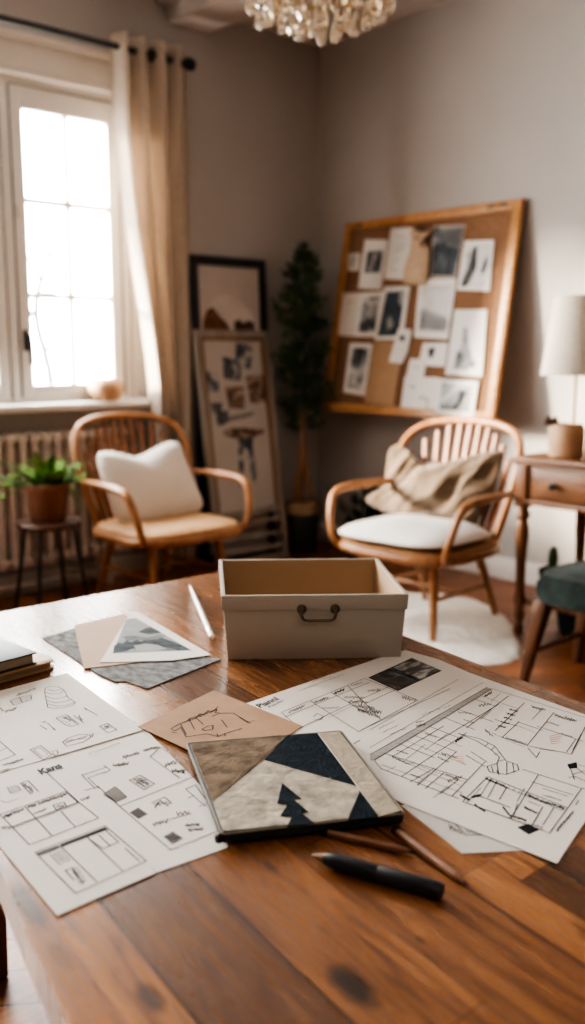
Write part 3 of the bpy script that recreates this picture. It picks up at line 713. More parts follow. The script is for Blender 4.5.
for i in range(112):
    z = .84 + 1.16 * rnd.random() ** 1.05; f = (z - .84) / 1.16
    R = .185 * (math.sin(PI * min(1, .18 + f * .86)) ** .65) * (1 if f < .8 else 1.0) + .015
    a = rnd.uniform(0, 2 * PI); L = R * rnd.uniform(.65, 1.12)
    d = Vector((math.cos(a), math.sin(a), rnd.uniform(.3, .9)))
    b0 = Vector((0, 0, z - .06)); tip = b0 + d.normalized() * L
    tip.z = min(tip.z, 2.05)
    for k in range(30):
        t = rnd.uniform(.2, 1.05); p = b0.lerp(tip, t) + Vector((rnd.gauss(0, .014), rnd.gauss(0, .014), rnd.gauss(0, .014)))
        leafcard(mb, p, d + Vector((rnd.uniform(-.9, .9), rnd.uniform(-.9, .9), rnd.uniform(-.4, .9))), rnd.uniform(.006, .012), rnd.uniform(.03, .055))
mb.tube([(0, 0, .8), (.01, 0, 1.4), (0, .01, 1.95)], [.012, .008, .003], 6)
mb.build('foliage', CYPR, tr, smooth=False)

# dark pot with a low plant behind the right chair
dp = thing('low_plant', 'low dark plant in a black pot beside the cypress', 'potted plant', (4.20, 4.02, 0))
mb = MB(); mb.lathe([(0, 0), (.10, 0), (.115, .02), (.135, .24), (.12, .245), (0, .22)], seg=28); mb.build('pot', mat('black pot', (.02, .024, .026), .5), dp)
mb = MB(); mb.lathe([(0, .228), (.12, .224)], seg=20); mb.build('soil', SOIL, dp)
mb = MB(); rnd = random.Random(5)
for i in range(40):
    a = rnd.uniform(0, 2 * PI); d = Vector((math.cos(a), math.sin(a), rnd.uniform(.5, 1.8))).normalized(); L = rnd.uniform(.12, .30); p0 = Vector((rnd.uniform(-.06, .06), rnd.uniform(-.06, .06), .22)); p = p0 + d * L
    mb.tube([p0, p0.lerp(p, .5) + Vector((0, 0, .02)), p], .003, 4)
    s = d.cross(Vector((0, 0, 1))).normalized() * .03; e = d * .05
    mb.face([p - e, p + s, p + e, p - s])
mb.build('foliage', mat('dark leaf', (.018, .03, .022), .5, var=.4), dp, smooth=False)

# ================================================================== CORK BOARD
BP0 = Vector((4.235, 3.768, .925)); bw_, bh_ = 1.345, 1.205; btilt = math.atan2(.205, 1.215)
Mb = Matrix.Translation(BP0) @ Matrix.Rotation(btilt, 4, 'Y') @ Matrix.Rotation(-PI / 2, 4, 'Z')   # local x: along the wall to the right, y: into wall, z: up the board
Mbi = Mb.inverted(); BN = Mb.to_3x3() @ Vector((0, -1, 0)); BROT = Mb.to_euler()
cb = thing('cork_board', 'oak framed cork pinboard leaning out from the right wall', 'pinboard', BP0, rot=BROT)
mb = MB(); mb.box((0, .010, bh_ / 2), (bw_ - .04, .012, bh_ - .04), 0); mb.build('cork_panel', CORK, cb)
mb = MB(); fw = .052
for s in (-1, 1): mb.box((s * (bw_ / 2 - fw / 2), .004, bh_ / 2), (fw, .036, bh_), .005)
for z in (fw / 2, bh_ - fw / 2): mb.box((0, .004, z), (bw_ - 2 * fw, .036, fw), .005)
mb.build('frame', BOARDF, cb)
for s in (-1, 1):
    mb = MB(); mb.prism([(0.022, .0), (.022, bh_ - .1), (.028, bh_ - .1), (.233, .02)], s * .45 - .012, s * .45 + .012, mtx=Matrix(((0, 0, 1, 0), (1, 0, 0, 0), (0, 1, 0, 0), (0, 0, 0, 1)))); mb.build('wall_bracket', BOARDF, cb)
for x in (-.62 + .08, .47, .56):
    mb = MB(); mb.box((x, -.016, bh_ - .028), (.045, .006, .022), .002); mb.lathe([(0, -.004), (.008, -.004), (.008, .004), (0, .006)], seg=10, mtx=Matrix.Translation((x, -.02, bh_ - .028)) @ Matrix.Rotation(PI / 2, 4, 'X')); mb.build('clip', BRONZE, cb)
def bl(pts):
    r = []
    for x, y in pts:
        q = Mbi @ on_plane(310 + x / 2.5435, 190 + y / 2.5435, BP0, BN); r.append((q.x, q.z))
    return r
GS = [[(.30, (.02, .022, .026)), (.48, (.10, .105, .115)), (.58, (.40, .40, .40)), (.70, (.68, .67, .65))],
      [(.30, (.05, .055, .06)), (.45, (.25, .26, .27)), (.60, (.62, .62, .61))],
      [(.35, (.012, .018, .024)), (.55, (.05, .065, .08)), (.70, (.25, .26, .28))],
      [(.30, (.42, .42, .42)), (.5, (.66, .65, .64)), (.7, (.76, .75, .73))]]
layer = [0]
def pinned(name, label, cat, quad, prints=(), m=PAPER, squig=(), thick=.0022, lift=0):
    q = bl(quad); cx = sum(p[0] for p in q) / len(q); cz = sum(p[1] for p in q) / len(q)
    layer[0] += 1; y0 = .004 - .0005 - lift - .0009 * layer[0]
    loc = Mb @ Vector((cx, y0, cz))
    mb = MB(); Mx = Matrix(((1, 0, 0, 0), (0, 0, -1, 0), (0, 1, 0, 0), (0, 0, 0, 1)))
    mb.prism([(a - cx, b - cz) for a, b in q], 0, thick, m=m, mtx=Mx)
    for poly, pm in prints:
        mb.face([(a - cx, -thick - .0004, b - cz) for a, b in bl(poly)], pm)
    for (pa, pb, w, im) in squig:
        (a0, b0), (a1, b1) = bl([pa, pb]); d = Vector((a1 - a0, b1 - b0)); nn = Vector((-d.y, d.x)).normalized() * w / 2
        mb.face([(a0 - cx - nn.x, -thick - .0006, b0 - cz - nn.y), (a1 - cx - nn.x, -thick - .0006, b1 - cz - nn.y), (a1 - cx + nn.x, -thick - .0006, b1 - cz + nn.y), (a0 - cx + nn.x, -thick - .0006, b0 - cz + nn.y)], im)
    o = mb.build(name, None, None, smooth=False)
    o.location = loc; o.rotation_euler = BROT
    return tag(o, label, cat, 'papers pinned on the cork board')
def pm(i, k, sc=9): return photo_mat('pinned print %d' % i, i, GS[k], sc)
pinned('stamp_photo', 'tiny square photo at the left edge of the corkboard', 'photo', [(98, 162), (128, 160), (124, 205), (96, 206)], [([(103, 170), (123, 168), (119, 196), (102, 197)], pm(1, 1))], m=PAPERC)
pinned('instant_photo', 'white-bordered instant photo of a dark square scene near the corkboard top left', 'photo', [(140, 125), (198, 127), (180, 253), (122, 250)], [([(146, 156), (187, 153), (178, 210), (139, 211)], pm(2, 0, 12))])
pinned('sketch_note', 'tall white note with faint sketches left of the cloth pouch on the corkboard', 'note', [(206, 97), (263, 95), (243, 228), (188, 226)], squig=[((220, 120), (248, 122), .006, INKF), ((218, 135), (246, 137), .005, INKF), ((212, 160), (236, 150), .008, INKF), ((206, 190), (226, 172), .010, INKF), ((205, 200), (222, 205), .008, INKF), ((215, 145), (243, 146), .004, INKF)])
SKY = mat('print sky', (.50, .50, .50), .6, var=.1)
pinned('dark_photo', 'borderless dark landscape photo right of the cloth pouch on the corkboard', 'photo', [(316, 92), (395, 90), (370, 222), (306, 220)], [([(318, 94), (393, 92), (369, 220), (308, 218)], pm(5, 2)), ([(330, 94), (393, 92), (383, 150), (350, 140), (335, 120)], SKY)])
pinned('framed_photo', 'white framed photo of dark leaning figures at the corkboard top right', 'photo', [(395, 130), (470, 128), (458, 258), (375, 255)], [([(402, 139), (462, 137), (450, 247), (384, 246)], pm(6, 3)), ([(418, 145), (428, 145), (425, 200), (402, 245), (385, 245), (405, 190)], PHOTOD), ([(455, 165), (458, 190), (440, 215), (436, 200), (445, 180)], PHOTOD)], lift=.004)
pinned('pale_card', 'blank cream card at the left edge of the corkboard middle row', 'card', [(85, 262), (132, 262), (120, 373), (72, 370)], squig=[((98, 285), (108, 285), .006, INKL), ((92, 310), (106, 312), .003, INKF)], m=PAPERC)
pinned('portrait_photo', 'photo of a pale figure beside the cream card on the corkboard', 'photo', [(130, 262), (190, 258), (172, 374), (116, 373)], [([(137, 274), (180, 271), (166, 362), (124, 362)], pm(8, 0, 10))])
pinned('teal_photo', 'photo of a dark teal figure in the corkboard middle', 'photo', [(190, 247), (256, 245), (237, 380), (165, 382)], [([(197, 260), (244, 257), (227, 371), (173, 372)], mat('print teal', (.065, .085, .10), .6, var=.4, scale=8)), ([(228, 262), (243, 258), (238, 300), (226, 285)], SKY), ([(197, 330), (208, 320), (214, 345), (200, 358)], SKY)])
pinned('snow_photo', 'large photo of a pale snowy slope in the corkboard centre', 'photo', [(280, 228), (375, 225), (352, 380), (266, 375)], [([(289, 245), (365, 242), (347, 362), (276, 358)], pm(10, 3, 6)), ([(287, 300), (330, 318), (352, 330), (347, 360), (278, 357)], mat('print slope', (.36, .365, .37), .6, var=.4, scale=9))])
pinned('tall_print', 'tall white print with a misty grey tree at the corkboard right side', 'photo', [(370, 305), (452, 305), (440, 475), (346, 470)], [([(392, 350), (402, 350), (408, 400), (420, 440), (400, 460), (366, 455), (376, 415), (388, 395)], mat('print mist', (.42, .425, .43), .6, var=.35, scale=14)), ([(376, 415), (390, 412), (392, 435), (380, 455), (370, 450)], PHOTOD), ([(410, 440), (425, 436), (420, 450), (408, 452)], INKL)])
pinned('paper_tag', 'narrow white tag with a dark spot tilted over the envelope', 'tag', [(228, 353), (263, 356), (252, 410), (238, 442), (204, 438)], [([(232, 370), (246, 372), (244, 385), (230, 384)], PHOTOD)], lift=.004)
pinned('small_print', 'small white print with one dark figure below the snowy slope photo', 'photo', [(290, 390), (353, 390), (345, 450), (278, 446)], [([(304, 403), (322, 401), (318, 418), (312, 430), (304, 424)], PHOTOD)])
pinned('strip_photo', 'white-bordered dark photo at the corkboard lower left', 'photo', [(105, 390), (162, 392), (142, 525), (88, 515)], [([(113, 402), (153, 403), (136, 510), (99, 504)], pm(14, 0, 8))], lift=.003)
pinned('kraft_envelope', 'blank brown kraft envelope on the corkboard under the teal photo', 'envelope', [(166, 385), (240, 388), (233, 440), (215, 552), (140, 540)], m=KRAFTD)
pinned('folded_note', 'small white folded note above the sketched sheet on the corkboard', 'note', [(258, 430), (298, 432), (292, 482), (248, 480)], squig=[((268, 455), (282, 450), .008, INKF)])
pinned('sketch_sheet', 'white sheet with an angular pencil sketch at the corkboard bottom', 'note', [(245, 475), (331, 478), (322, 582), (232, 572)], squig=[((258, 500), (272, 502), .008, INKL), ((280, 530), (305, 533), .006, INKL), ((303, 530), (300, 560), .008, INKL), ((284, 528), (292, 524), .006, INKL)])
pinned('shore_photo', 'landscape photo of a dark shore curve at the corkboard bottom right', 'photo', [(330, 480), (432, 488), (418, 578), (322, 570)], [([(341, 491), (420, 497), (409, 567), (332, 558)], pm(18, 1, 5)), ([(385, 510), (402, 515), (392, 540), (375, 562), (355, 558), (378, 540)], PHOTOD)])
# little cloth pouch on a nail
hp_ = Mb @ Vector((*(lambda q: (q[0], -.004, q[1]))(bl([(292, 100)])[0]),))
pc = thing('cloth_pouch', 'small burlap pouch tied at the neck hanging on the corkboard', 'pouch', hp_, rot=BROT)
hx, hz = bl([(292, 100)])[0]
ol = [(a - hx, b - hz) for a, b in bl([(284, 108), (262, 98), (266, 112), (283, 125), (282, 131), (266, 144), (262, 156), (252, 190), (241, 230), (244, 239), (272, 243), (297, 244), (304, 236), (309, 190), (311, 158), (308, 144), (297, 131), (297, 125), (316, 113), (322, 99), (300, 108)])]
mb = puff(smooth_poly(ol, 1), .045, .004, Vector((0, -.016, 0)), Vector((1, 0, 0)), Vector((0, 0, 1)), Vector((0, -1, 0)), BURLAP, fold=lambda x, y: .006 * math.sin(110 * x + 12 * y)); mb.build('bag', BURLAP, pc, ang=180)
mb = MB(); a_, b_ = bl([(290, 129)])[0]; mb.tube([(a_ - hx + .035 * math.cos(t), -.022 + .030 * math.sin(t), b_ - hz) for t in [2 * PI * i / 14 for i in range(14)]], .009, 6, closed=True); mb.build('tie', TWIG, pc)
mb = MB(); mb.tube([(0, .01, -.005), (0, -.03, 0)], .006, 8); mb.lathe([(0, -.004), (.012, -.004), (.012, .004), (0, .004)], seg=12, mtx=Matrix.Translation((0, -.03, 0)) @ Matrix.Rotation(PI / 2, 4, 'X')); mb.build('nail', IRON, pc)

# ================================================================== DESK
DX, DY, DH = 3.60, 2.53, .83
dk = thing('writing_desk', 'brown wooden writing desk with turned legs behind the green stool', 'desk', (DX, DY, 0))
LW, DD = 1.35, .60     # length runs towards -y, depth towards +x
mb = MB(); mb.box((DD / 2, -LW / 2, DH - .0125), (DD, LW, .025), .008); mb.box((DD / 2, -LW / 2, DH - .031), (DD - .02, LW - .02, .012), .005); mb.build('top', DESKW, dk)
mb = MB()
mb.box((.04, -LW / 2, DH - .125), (.02, LW - .10, .175), .003); mb.box((DD - .04, -LW / 2, DH - .125), (.02, LW - .10, .175), .003)
for yy in (-.045, -LW + .045): mb.box((DD / 2, yy, DH - .125), (DD - .10, .02, .175), .003)
mb.box((.028, -LW / 2, DH - .205), (.03, LW - .1, .022), .005)
mb.build('apron', DESKW, dk)
for k, y0 in enumerate((-.11, -.73)):
    mb = MB(); mb.box((.026, y0 - .26, DH - .118), (.018, .52, .125), .006); dr = mb.build('drawer', DESKW, dk)
    for kk in (.12, .40):
        mb = MB(); mb.lathe([(0, 0), (.008, 0), (.008, .014), (.017, .022), (.017, .030), (0, .036)], seg=16, mtx=Matrix.Translation((.018, y0 - kk, DH - .115)) @ Matrix.Rotation(-PI / 2, 4, 'Y')); mb.build('knob', IRON, dr)
for lx in (.045, DD - .045):
    for ly in (-.05, -LW + .05):
        mb = MB(); mb.box((lx, ly, DH - .135), (.062, .062, .195), .005)
        z1 = DH - .232
        mb.lathe([(0, 0), (.016, 0), (.022, .01), (.022, .035), (.014, .045), (.021, .06), (.027, .085), (.020, .11), (.017, .12), (.026, .135), (.028, .16), (.022, .20), (.024, .35), (.030, .46), (.031, .50), (.022, .53), (.020, .535), (.032, .55), (.032, .57), (.022, .585), (.022, z1), (0, z1)], c=(lx, ly, 0), seg=18)
        mb.build('leg', DESKL, dk)
mb = MB(); mb.box((DD / 2, -LW / 2, .145), (DD - .12, LW - .12, .022), .004); mb.build('shelf', DESKL, dk)

lp = thing('table_lamp', 'white shaded table lamp with slim brass pole on the desk', 'lamp', (3.895, 2.395, DH))
mb = MB(); mb.lathe([(0, 0), (.062, 0), (.066, .006), (.060, .016), (.012, .022), (0, .022)], seg=32); mb.build('base', BRASS, lp)
mb = MB(); mb.tube([(0, 0, .018), (.0, 0, .56)], .0075, 12); mb.build('pole', BRASS, lp)
mb = MB(); z0, z1 = .365, .722
mb.lathe([(.160, z0), (.108, z1), (.1055, z1 - .001), (.1575, z0 + .001)], seg=48)
o = mb.build('lamp_shade', SHADE, lp)
mb = MB(); mb.lathe([(0, .52), (.02, .53), (.028, .56), (.02, .585), (0, .59)], seg=16)
for a in (0, 2 * PI / 3, 4 * PI / 3): mb.tube([(0, 0, .56), (.130 * math.cos(a), .130 * math.sin(a), .56)], .002, 6)
mb.build('bulb_holder', BRASS, lp)

vs = thing('vase', 'tan clay pot with dried twigs in front of the lamp', 'vase', (3.745, 2.335, DH))
mb = MB(); mb.lathe([(0, 0), (.066, 0), (.076, .010), (.080, .06), (.078, .130), (.066, .152), (.061, .149), (.070, .128), (.068, .02), (0, .012)], seg=32); mb.build('vessel', CERAM, vs)
mb = MB(); rnd = random.Random(9)
for i in range(16):
    d = Vector((rnd.uniform(-1, .3), rnd.uniform(-.2, 1), rnd.uniform(.3, .9))); d = -RGT * rnd.uniform(.2, .7) + UPV * rnd.uniform(.2, .6) + FWD * rnd.uniform(-.3, .3)
    p0 = Vector((0, 0, .135)) - RGT * .035; p1 = p0 + d * rnd.uniform(.05, .10); mb.tube([p0, p0.lerp(p1, .5) + UPV * .01, p1], [.003, .003, .002], 5)
    mb.lathe([(0, -.012), (.009, -.004), (.011, .004), (0, .012)], c=p1, seg=8)
mb.build('dried_twigs', TWIG, vs)
jr = thing('storage_jar', 'tall clay jar with black lid behind the tan pot on the desk', 'jar', (3.83, 2.20, DH))
mb = MB(); mb.lathe([(0, 0), (.066, 0), (.074, .01), (.075, .195), (.066, .222), (.060, .226), (0, .224)], seg=32); mb.build('vessel', JUG, jr)
mb = MB(); mb.lathe([(0, .226), (.052, .226), (.054, .230), (.054, .242), (.046, .248), (.012, .252), (.010, .260), (0, .264)], seg=28); mb.build('lid', BLACKM, jr)

# things under the desk
ca = thing('potted_cactus', 'small green cactus in a dark square pot on the desk shelf', 'potted plant', (3.835, 2.43, .156))
mb = MB(); mb.box((0, 0, .065), (.10, .10, .13), .006, taper=.8); mb.build('pot', mat('dark slate pot', (.035, .04, .042), .6), ca)
mb = MB(); mb.box((0, 0, .131), (.084, .084, .004), 0); mb.build('soil', SOIL, ca)
mb = MB(); mb.lathe([(0, .13), (.020, .135), (.024, .17), (.020, .215), (.010, .232), (0, .235)], seg=12); mb.lathe([(0, .13), (.012, .133), (.014, .16), (.008, .185), (0, .188)], c=(.025, .012, 0), seg=10); mb.build('cactus', mat('cactus green', (.06, .11, .045), .6, var=.3, scale=60), ca)
cr = thing('wooden_crate', 'reddish wooden slatted crate on the desk shelf beside the cactus', 'crate', (3.87, 2.16, .156))
for k in range(3):
    mb = MB(); z = .025 + k * .052
    for s in (-1, 1): mb.box((s * .15, 0, z), (.012, .34, .042), .003)
    for s in (-1, 1): mb.box((0, s * .165, z), (.29, .012, .042), .003)
    mb.build('slat', CRATEW, cr)
mb = MB()
for sx in (-1, 1):
    for sy in (-1, 1): mb.box((sx * .138, sy * .152, .078), (.014, .014, .155), .002)
mb.box((0, 0, .006), (.29, .32, .010), .002); mb.build('corner_post', CRATEW, cr)
tb = thing('storage_basket', 'dark teal woven basket on the floor beneath the desk shelf', 'basket', (3.92, 2.24, .0))
mb = MB(); mb.lathe([(0, 0), (.16, 0), (.17, .010), (.182, .105), (.180, .112), (.172, .110), (.160, .02), (0, .012)], seg=36); mb.build('body', TEAL, tb)
mb = MB(); mb.tube([(.185 * math.cos(2 * PI * i / 32), .185 * math.sin(2 * PI * i / 32), .112) for i in range(32)], .009, 8, closed=True); mb.build('rim', TEAL, tb)

# ================================================================== GREEN STOOL
gs = thing('upholstered_stool', 'wooden stool with green velvet seat in front of the desk', 'stool', (3.27, 1.83, 0))
hw, hd = .20, .215     # x half depth, y half width
mb = MB(); mb.prism(smooth_poly([(-.195, .205), (-.21, .12), (-.21, -.12), (-.195, -.205), (.195, -.205), (.21, -.12), (.21, .12), (.195, .205)], 2), .345, .455, bev=.034, bseg=5)
mb.lathe([(0, .462), (.08, .461), (.15, .456), (.17, .448)], seg=32, sx=1, sy=1)
mb.build('seat', GREENS, gs, ang=60)
mb = MB(); mb.box((0, 0, .342), (.37, .38, .02), .004); mb.build('seat_frame', BENCHW, gs)
LG = {}
for sx in (-1, 1):
    for sy in (-1, 1):
        top = Vector((sx * .165, sy * .17, .345)); bot = Vector((sx * .195, sy * .228, 0)); LG[sx, sy] = (top, bot)
        mb = MB(); b = bmesh.new(); rg = []
        for f, w in ((0, .030), (.5, .023), (1, .0145)):
            p = top.lerp(bot, f); rg.append([b.verts.new(p + Vector((a * w, c * w, 0))) for a, c in ((-1, -1), (1, -1), (1, 1), (-1, 1))])
        for A, B2 in zip(rg, rg[1:]):
            for j in range(4): b.faces.new((A[j], A[(j + 1) % 4], B2[(j + 1) % 4], B2[j]))
        b.faces.new(rg[0][::-1]); b.faces.new(rg[-1]); bmesh.ops.recalc_face_normals(b, faces=list(b.faces))
        bmesh.ops.bevel(b, geom=[e for e in b.edges], offset=.004, segments=2, profile=.5, affect='EDGES')
        mb._add(b); mb.build('leg', BENCHW, gs)
for sy in (-1, 1):
    mb = MB(); a = LG[-1, sy][0].lerp(LG[-1, sy][1], .62); c = LG[1, sy][0].lerp(LG[1, sy][1], .62); mb.tube([a, c], .011, 8); mb.build('stretcher', BENCHW, gs)

# ================================================================== RUG
rp = [on_z(x, y, 0) for x, y in ((482, 667), (532, 655), (516, 622), (470, 602), (405, 590), (350, 585), (350, 640), (405, 655))]
rnd = random.Random(21)
cxr, cyr = 3.42, 2.78
mb = MB(); b = bmesh.new()
ro = smooth_poly([(2.96, 2.42), (3.12, 2.27), (3.36, 2.23), (3.55, 2.42), (3.78, 2.62), (3.98, 2.95), (3.86, 3.30), (3.52, 3.46), (3.20, 3.36), (3.02, 3.02), (2.90, 2.70)], 3)
n = len(ro); prev = None; R_ = 22
for i in range(R_ + 1):
    f = i / R_
    cur = []
    for k, (x, y) in enumerate(ro):
        jit = (1 + rnd.uniform(-.018, .018)) if i == R_ else 1
        px, py = cxr + (x - cxr) * f * jit, cyr + (y - cyr) * f * jit
        z = .0 if i == R_ else .012 + rnd.uniform(-.005, .006)
        cur.append(b.verts.new((px - cxr, py - cyr, z)))
        if i == 0: break
    if prev is not None:
        for k in range(n):
            q = (k + 1) % n
            if len(prev) == 1: b.faces.new((prev[0], cur[k], cur[q]))
            else: b.faces.new((prev[k], cur[k], cur[q], prev[q]))
    prev = cur
mb._add(b); o = mb.build('rug', RUG); o.location = (cxr, cyr, .0005)
tag(o, 'fluffy white sheepskin rug on the floor under the right armchair', 'rug')
# ================================================================== CHANDELIER
ch = thing('chandelier', 'crystal drop chandelier hanging from the ceiling', 'chandelier', (2.272, 2.396, 0))
mb = MB(); mb.tube([(0, 0, 2.62), (0, 0, ZC - .04)], .008, 8); mb.lathe([(0, ZC - .05), (.05, ZC - .04), (.065, ZC), (0, ZC)], seg=24); mb.lathe([(0, 2.47), (.03, 2.49), (.045, 2.54), (.025, 2.60), (.012, 2.66), (0, 2.66)], seg=20); mb.build('stem', BRASS, ch)
mb = MB()
for r, z in ((.225, 2.475), (.155, 2.455), (.085, 2.435)):
    mb.tube([(r * math.cos(2 * PI * i / 36), r * math.sin(2 * PI * i / 36), z) for i in range(36)], .006, 6, closed=True)
for i in range(6):
    a = 2 * PI * i / 6; mb.tube([(0, 0, 2.50), (.12 * math.cos(a), .12 * math.sin(a), 2.455), (.225 * math.cos(a), .225 * math.sin(a), 2.475)], .005, 6)
mb.build('ring_frame', BRASS, ch)
def drop(mb, s):
    mb.lathe([(0, 0), (.006 * s, -.008 * s), (.011 * s, -.03 * s), (.0165 * s, -.05 * s), (.012 * s, -.066 * s), (0, -.074 * s)], seg=7, m=None)
dmesh = None; rnd = random.Random(4)
for r, z, n in ((.225, 2.474, 21), (.19, 2.466, 9), (.155, 2.452, 13), (.085, 2.432, 8), (.02, 2.425, 3)):
    for i in range(n):
        a = 2 * PI * (i + rnd.uniform(-.25, .25)) / n; zz = z - rnd.uniform(0, .018)
        if dmesh is None:
            mb = MB(); drop(mb, 1.25); o = mb.build('crystal_drop', CRYS, ch, smooth=False); dmesh = o.data
        else:
            o = o.copy(); COL.objects.link(o); o.parent = ch
        o.location = (r * math.cos(a), r * math.sin(a), zz); o.rotation_euler = (rnd.uniform(-.15, .15), rnd.uniform(-.15, .15), a); o.scale = (1, 1, rnd.uniform(.85, 1.1))

# ================================================================== WORK TABLE
wt = thing('work_table', 'long plank wood work table in the foreground covered with papers', 'table', (0, 0, 0))
tp = [(.60, 1.886), (1.425, 1.864), (1.427, 1.72), (1.415, 1.50), (1.388, 1.31), (1.350, 1.175), (1.322, .98), (1.292, .746), (1.262, .50), (1.15, -.42), (.155, -.42), (.27, .30), (.321, .62), (.352, .76), (.387, .906), (.44, 1.17)]
mb = MB(); mb.prism(tp, TZ - .042, TZ, bev=.006, bseg=2); mb.build('table_top', TABLE, wt, ang=50)
for lx, ly in ((.72, 1.76), (1.29, 1.74), (.36, -.28), (1.02, -.28)):
    mb = MB(); mb.box((lx, ly, (TZ - .042) / 2), (.075, .075, TZ - .042), .006, taper=.75); mb.build('leg', TABLE_LEG, wt)
mb = MB()
def beam(mb, a, b, w, h, z):
    a = Vector(a); b = Vector(b); d = b - a; mb.box(((a.x + b.x) / 2, (a.y + b.y) / 2, z), (d.length, w, h), .003, rot=(0, 0, math.atan2(d.y, d.x)))
for a, b in (((.72, 1.76), (1.29, 1.74)), ((.36, -.28), (1.02, -.28)), ((.72, 1.76), (.36, -.28)), ((1.29, 1.74), (1.02, -.28))): beam(mb, a, b, .022, .085, TZ - .086)
mb.build('apron', TABLE_LEG, wt)

# ---- flat things on the table
def tpt(p, z=TZ): q = on_z(p[0], p[1], z); return (q.x, q.y)
class Sheet:
    """a sheet of paper lying on the table; its drawing is part of the sheet's own mesh"""
    def __init__(s, outline, z, m=PAPER, thick=.0005, px=True):
        s.o = [tpt(p) for p in outline] if px else outline; s.z = z; s.t = thick
        s.c = (sum(p[0] for p in s.o) / len(s.o), sum(p[1] for p in s.o) / len(s.o))
        s.mb = MB(); s.mb.prism([(x - s.c[0], y - s.c[1]) for x, y in s.o], 0, thick, m=m); s.k = 0
    def P(s, p): x, y = tpt(p); return (x - s.c[0], y - s.c[1])
    def top(s, fill=False):
        s.k += fill; return s.t + (.00008 + .00003 * min(s.k, 10) if fill else .00044)
    def fill(s, pts, m): z = s.top(True); s.mb.face([(*s.P(p), z) for p in pts], m)
    def line(s, pts, w=.0012, m=INK):
        q = [Vector(s.P(p)) for p in pts]; z = s.top()
        for a, b in zip(q, q[1:]):
            d = b - a
            if d.length < 1e-6: continue
            d.normalize(); n = Vector((-d.y, d.x)) * w / 2; a2 = a - d * w * .3; b2 = b + d * w * .3
            s.mb.face([(*(a2 - n), z), (*(b2 - n), z), (*(b2 + n), z), (*(a2 + n), z)], m)
    def poly(s, pts, w=.0012, m=INK): s.line(list(pts) + [pts[0]], w, m)
    def scrib(s, a, b, h=3, n=8, w=.0011, m=INKL, seed=0):
        r = random.Random(seed + int(a[0] * 7 + b[1] * 3)); pts = []
        for i in range(n * 2 + 1):
            t = i / (n * 2); o = (h / 2 if i % 2 else -h / 2) * r.uniform(.3, 1.1)
            pts.append((a[0] + (b[0] - a[0]) * t + r.uniform(-.4, .4), a[1] + (b[1] - a[1]) * t + o))
        s.line(pts, w, m)
    def hatch(s, quad, n=6, w=.0009, m=INK):
        a, b, c, d = quad
        L = lambda p, q, t: (p[0] + (q[0] - p[0]) * t, p[1] + (q[1] - p[1]) * t)
        for i in range(n + 1):
            t = i / n; s.line([L(a, d, t), L(b, c, t)], w, m)
    def done(s, name, label, cat, group=None):
        o = s.mb.build(name, None, None, smooth=False); o.location = (s.c[0], s.c[1], s.z)
        return tag(o, label, cat, group)
def T(ox, oy, sc): return lambda *l: [(ox + l[i] / sc, oy + l[i + 1] / sc) for i in range(0, len(l), 2)]
A = T(0, 660, 4.875); Bc = T(0, 760, 3.9); C = T(60, 720, 3.441); Dc = T(130, 680, 3.656); E_ = T(240, 645, 2.786); G = T(370, 680, 2.721)

def text_on(sheet, txt, p0, p1, height, m, bold=.0):
    """lettering laid on a sheet from p0 towards p1 (photo coordinates on the table)"""
    cu = bpy.data.curves.new('lettering', 'FONT'); cu.body = txt; cu.size = 1; cu.offset = bold; cu.shear = .25
    ob = bpy.data.objects.new('lettering', cu); COL.objects.link(ob)
    me = bpy.data.meshes.new_from_object(ob.evaluated_get(bpy.context.evaluated_depsgraph_get()))
    bpy.data.objects.remove(ob)
    a = Vector(sheet.P(p0)); b = Vector(sheet.P(p1)); d = b - a; W = max(v.co.x for v in me.vertices); sx = d.length / W
    d.normalize(); n = Vector((-d.y, d.x)); z = sheet.top()
    i = sheet.mb.mi(m)
    vs = [sheet.mb.bm.verts.new((*(a + d * v.co.x * sx + n * v.co.y * height), z)) for v in me.vertices]
    for pl in me.polygons:
        try:
            f = sheet.mb.bm.faces.new([vs[k] for k in pl.vertices]); f.material_index = i; f.normal_update()
            if f.normal.z < 0: f.normal_flip()
        except ValueError: pass
    bpy.data.meshes.remove(me)

# B: middle sheet (under)
sb = Sheet([(157, 873), (228, 848), (214, 800), (138, 722), (20, 752)], TZ + .0003)
sb.line(C(75, 192, 160, 165), m=INK); sb.line(C(150, 158, 173, 175, 150, 187), m=INK); sb.line(C(75, 192, 122, 240)); sb.line(C(97, 202, 158, 180)); sb.line(C(97, 202, 134, 238)); sb.line(C(85, 245, 132, 232))
q = C(150, 258, 190, 232, 230, 268, 190, 286); sb.poly(q); sb.hatch(q, 8, .0013, INKL); sb.hatch([q[1], q[2], q[3], q[0]], 7, .0010, INKL)
q = C(238, 210, 275, 192, 325, 222, 290, 243); sb.poly(q); sb.line(C(255, 205, 295, 235)); sb.line(C(262, 222, 300, 205)); sb.poly(C(252, 210, 276, 199, 308, 222, 288, 233), .0008, INKL); sb.scrib(*C(265, 205, 305, 225), h=4, n=5)
sb.scrib(*C(182, 160, 235, 152), h=4, n=9); sb.scrib(*C(215, 132, 272, 116), h=4, n=8); sb.scrib(*C(285, 106, 342, 96), h=3, n=9)
sb.line(C(310, 128, 345, 96)); sb.line(C(310, 128, 412, 203)); sb.scrib(*C(360, 158, 400, 146), h=4, n=4, m=INK); sb.scrib(*C(385, 176, 430, 180), h=4, n=7, m=INK); sb.line(C(345, 96, 470, 180), .0008, INKL)
sb.line(C(130, 230, 205, 300, 380, 450, 560, 378)); sb.line(C(205, 300, 468, 194))
q = C(240, 322, 270, 305, 302, 326, 270, 343); sb.fill(q, INKL); sb.hatch(q, 5, .0010, INK)
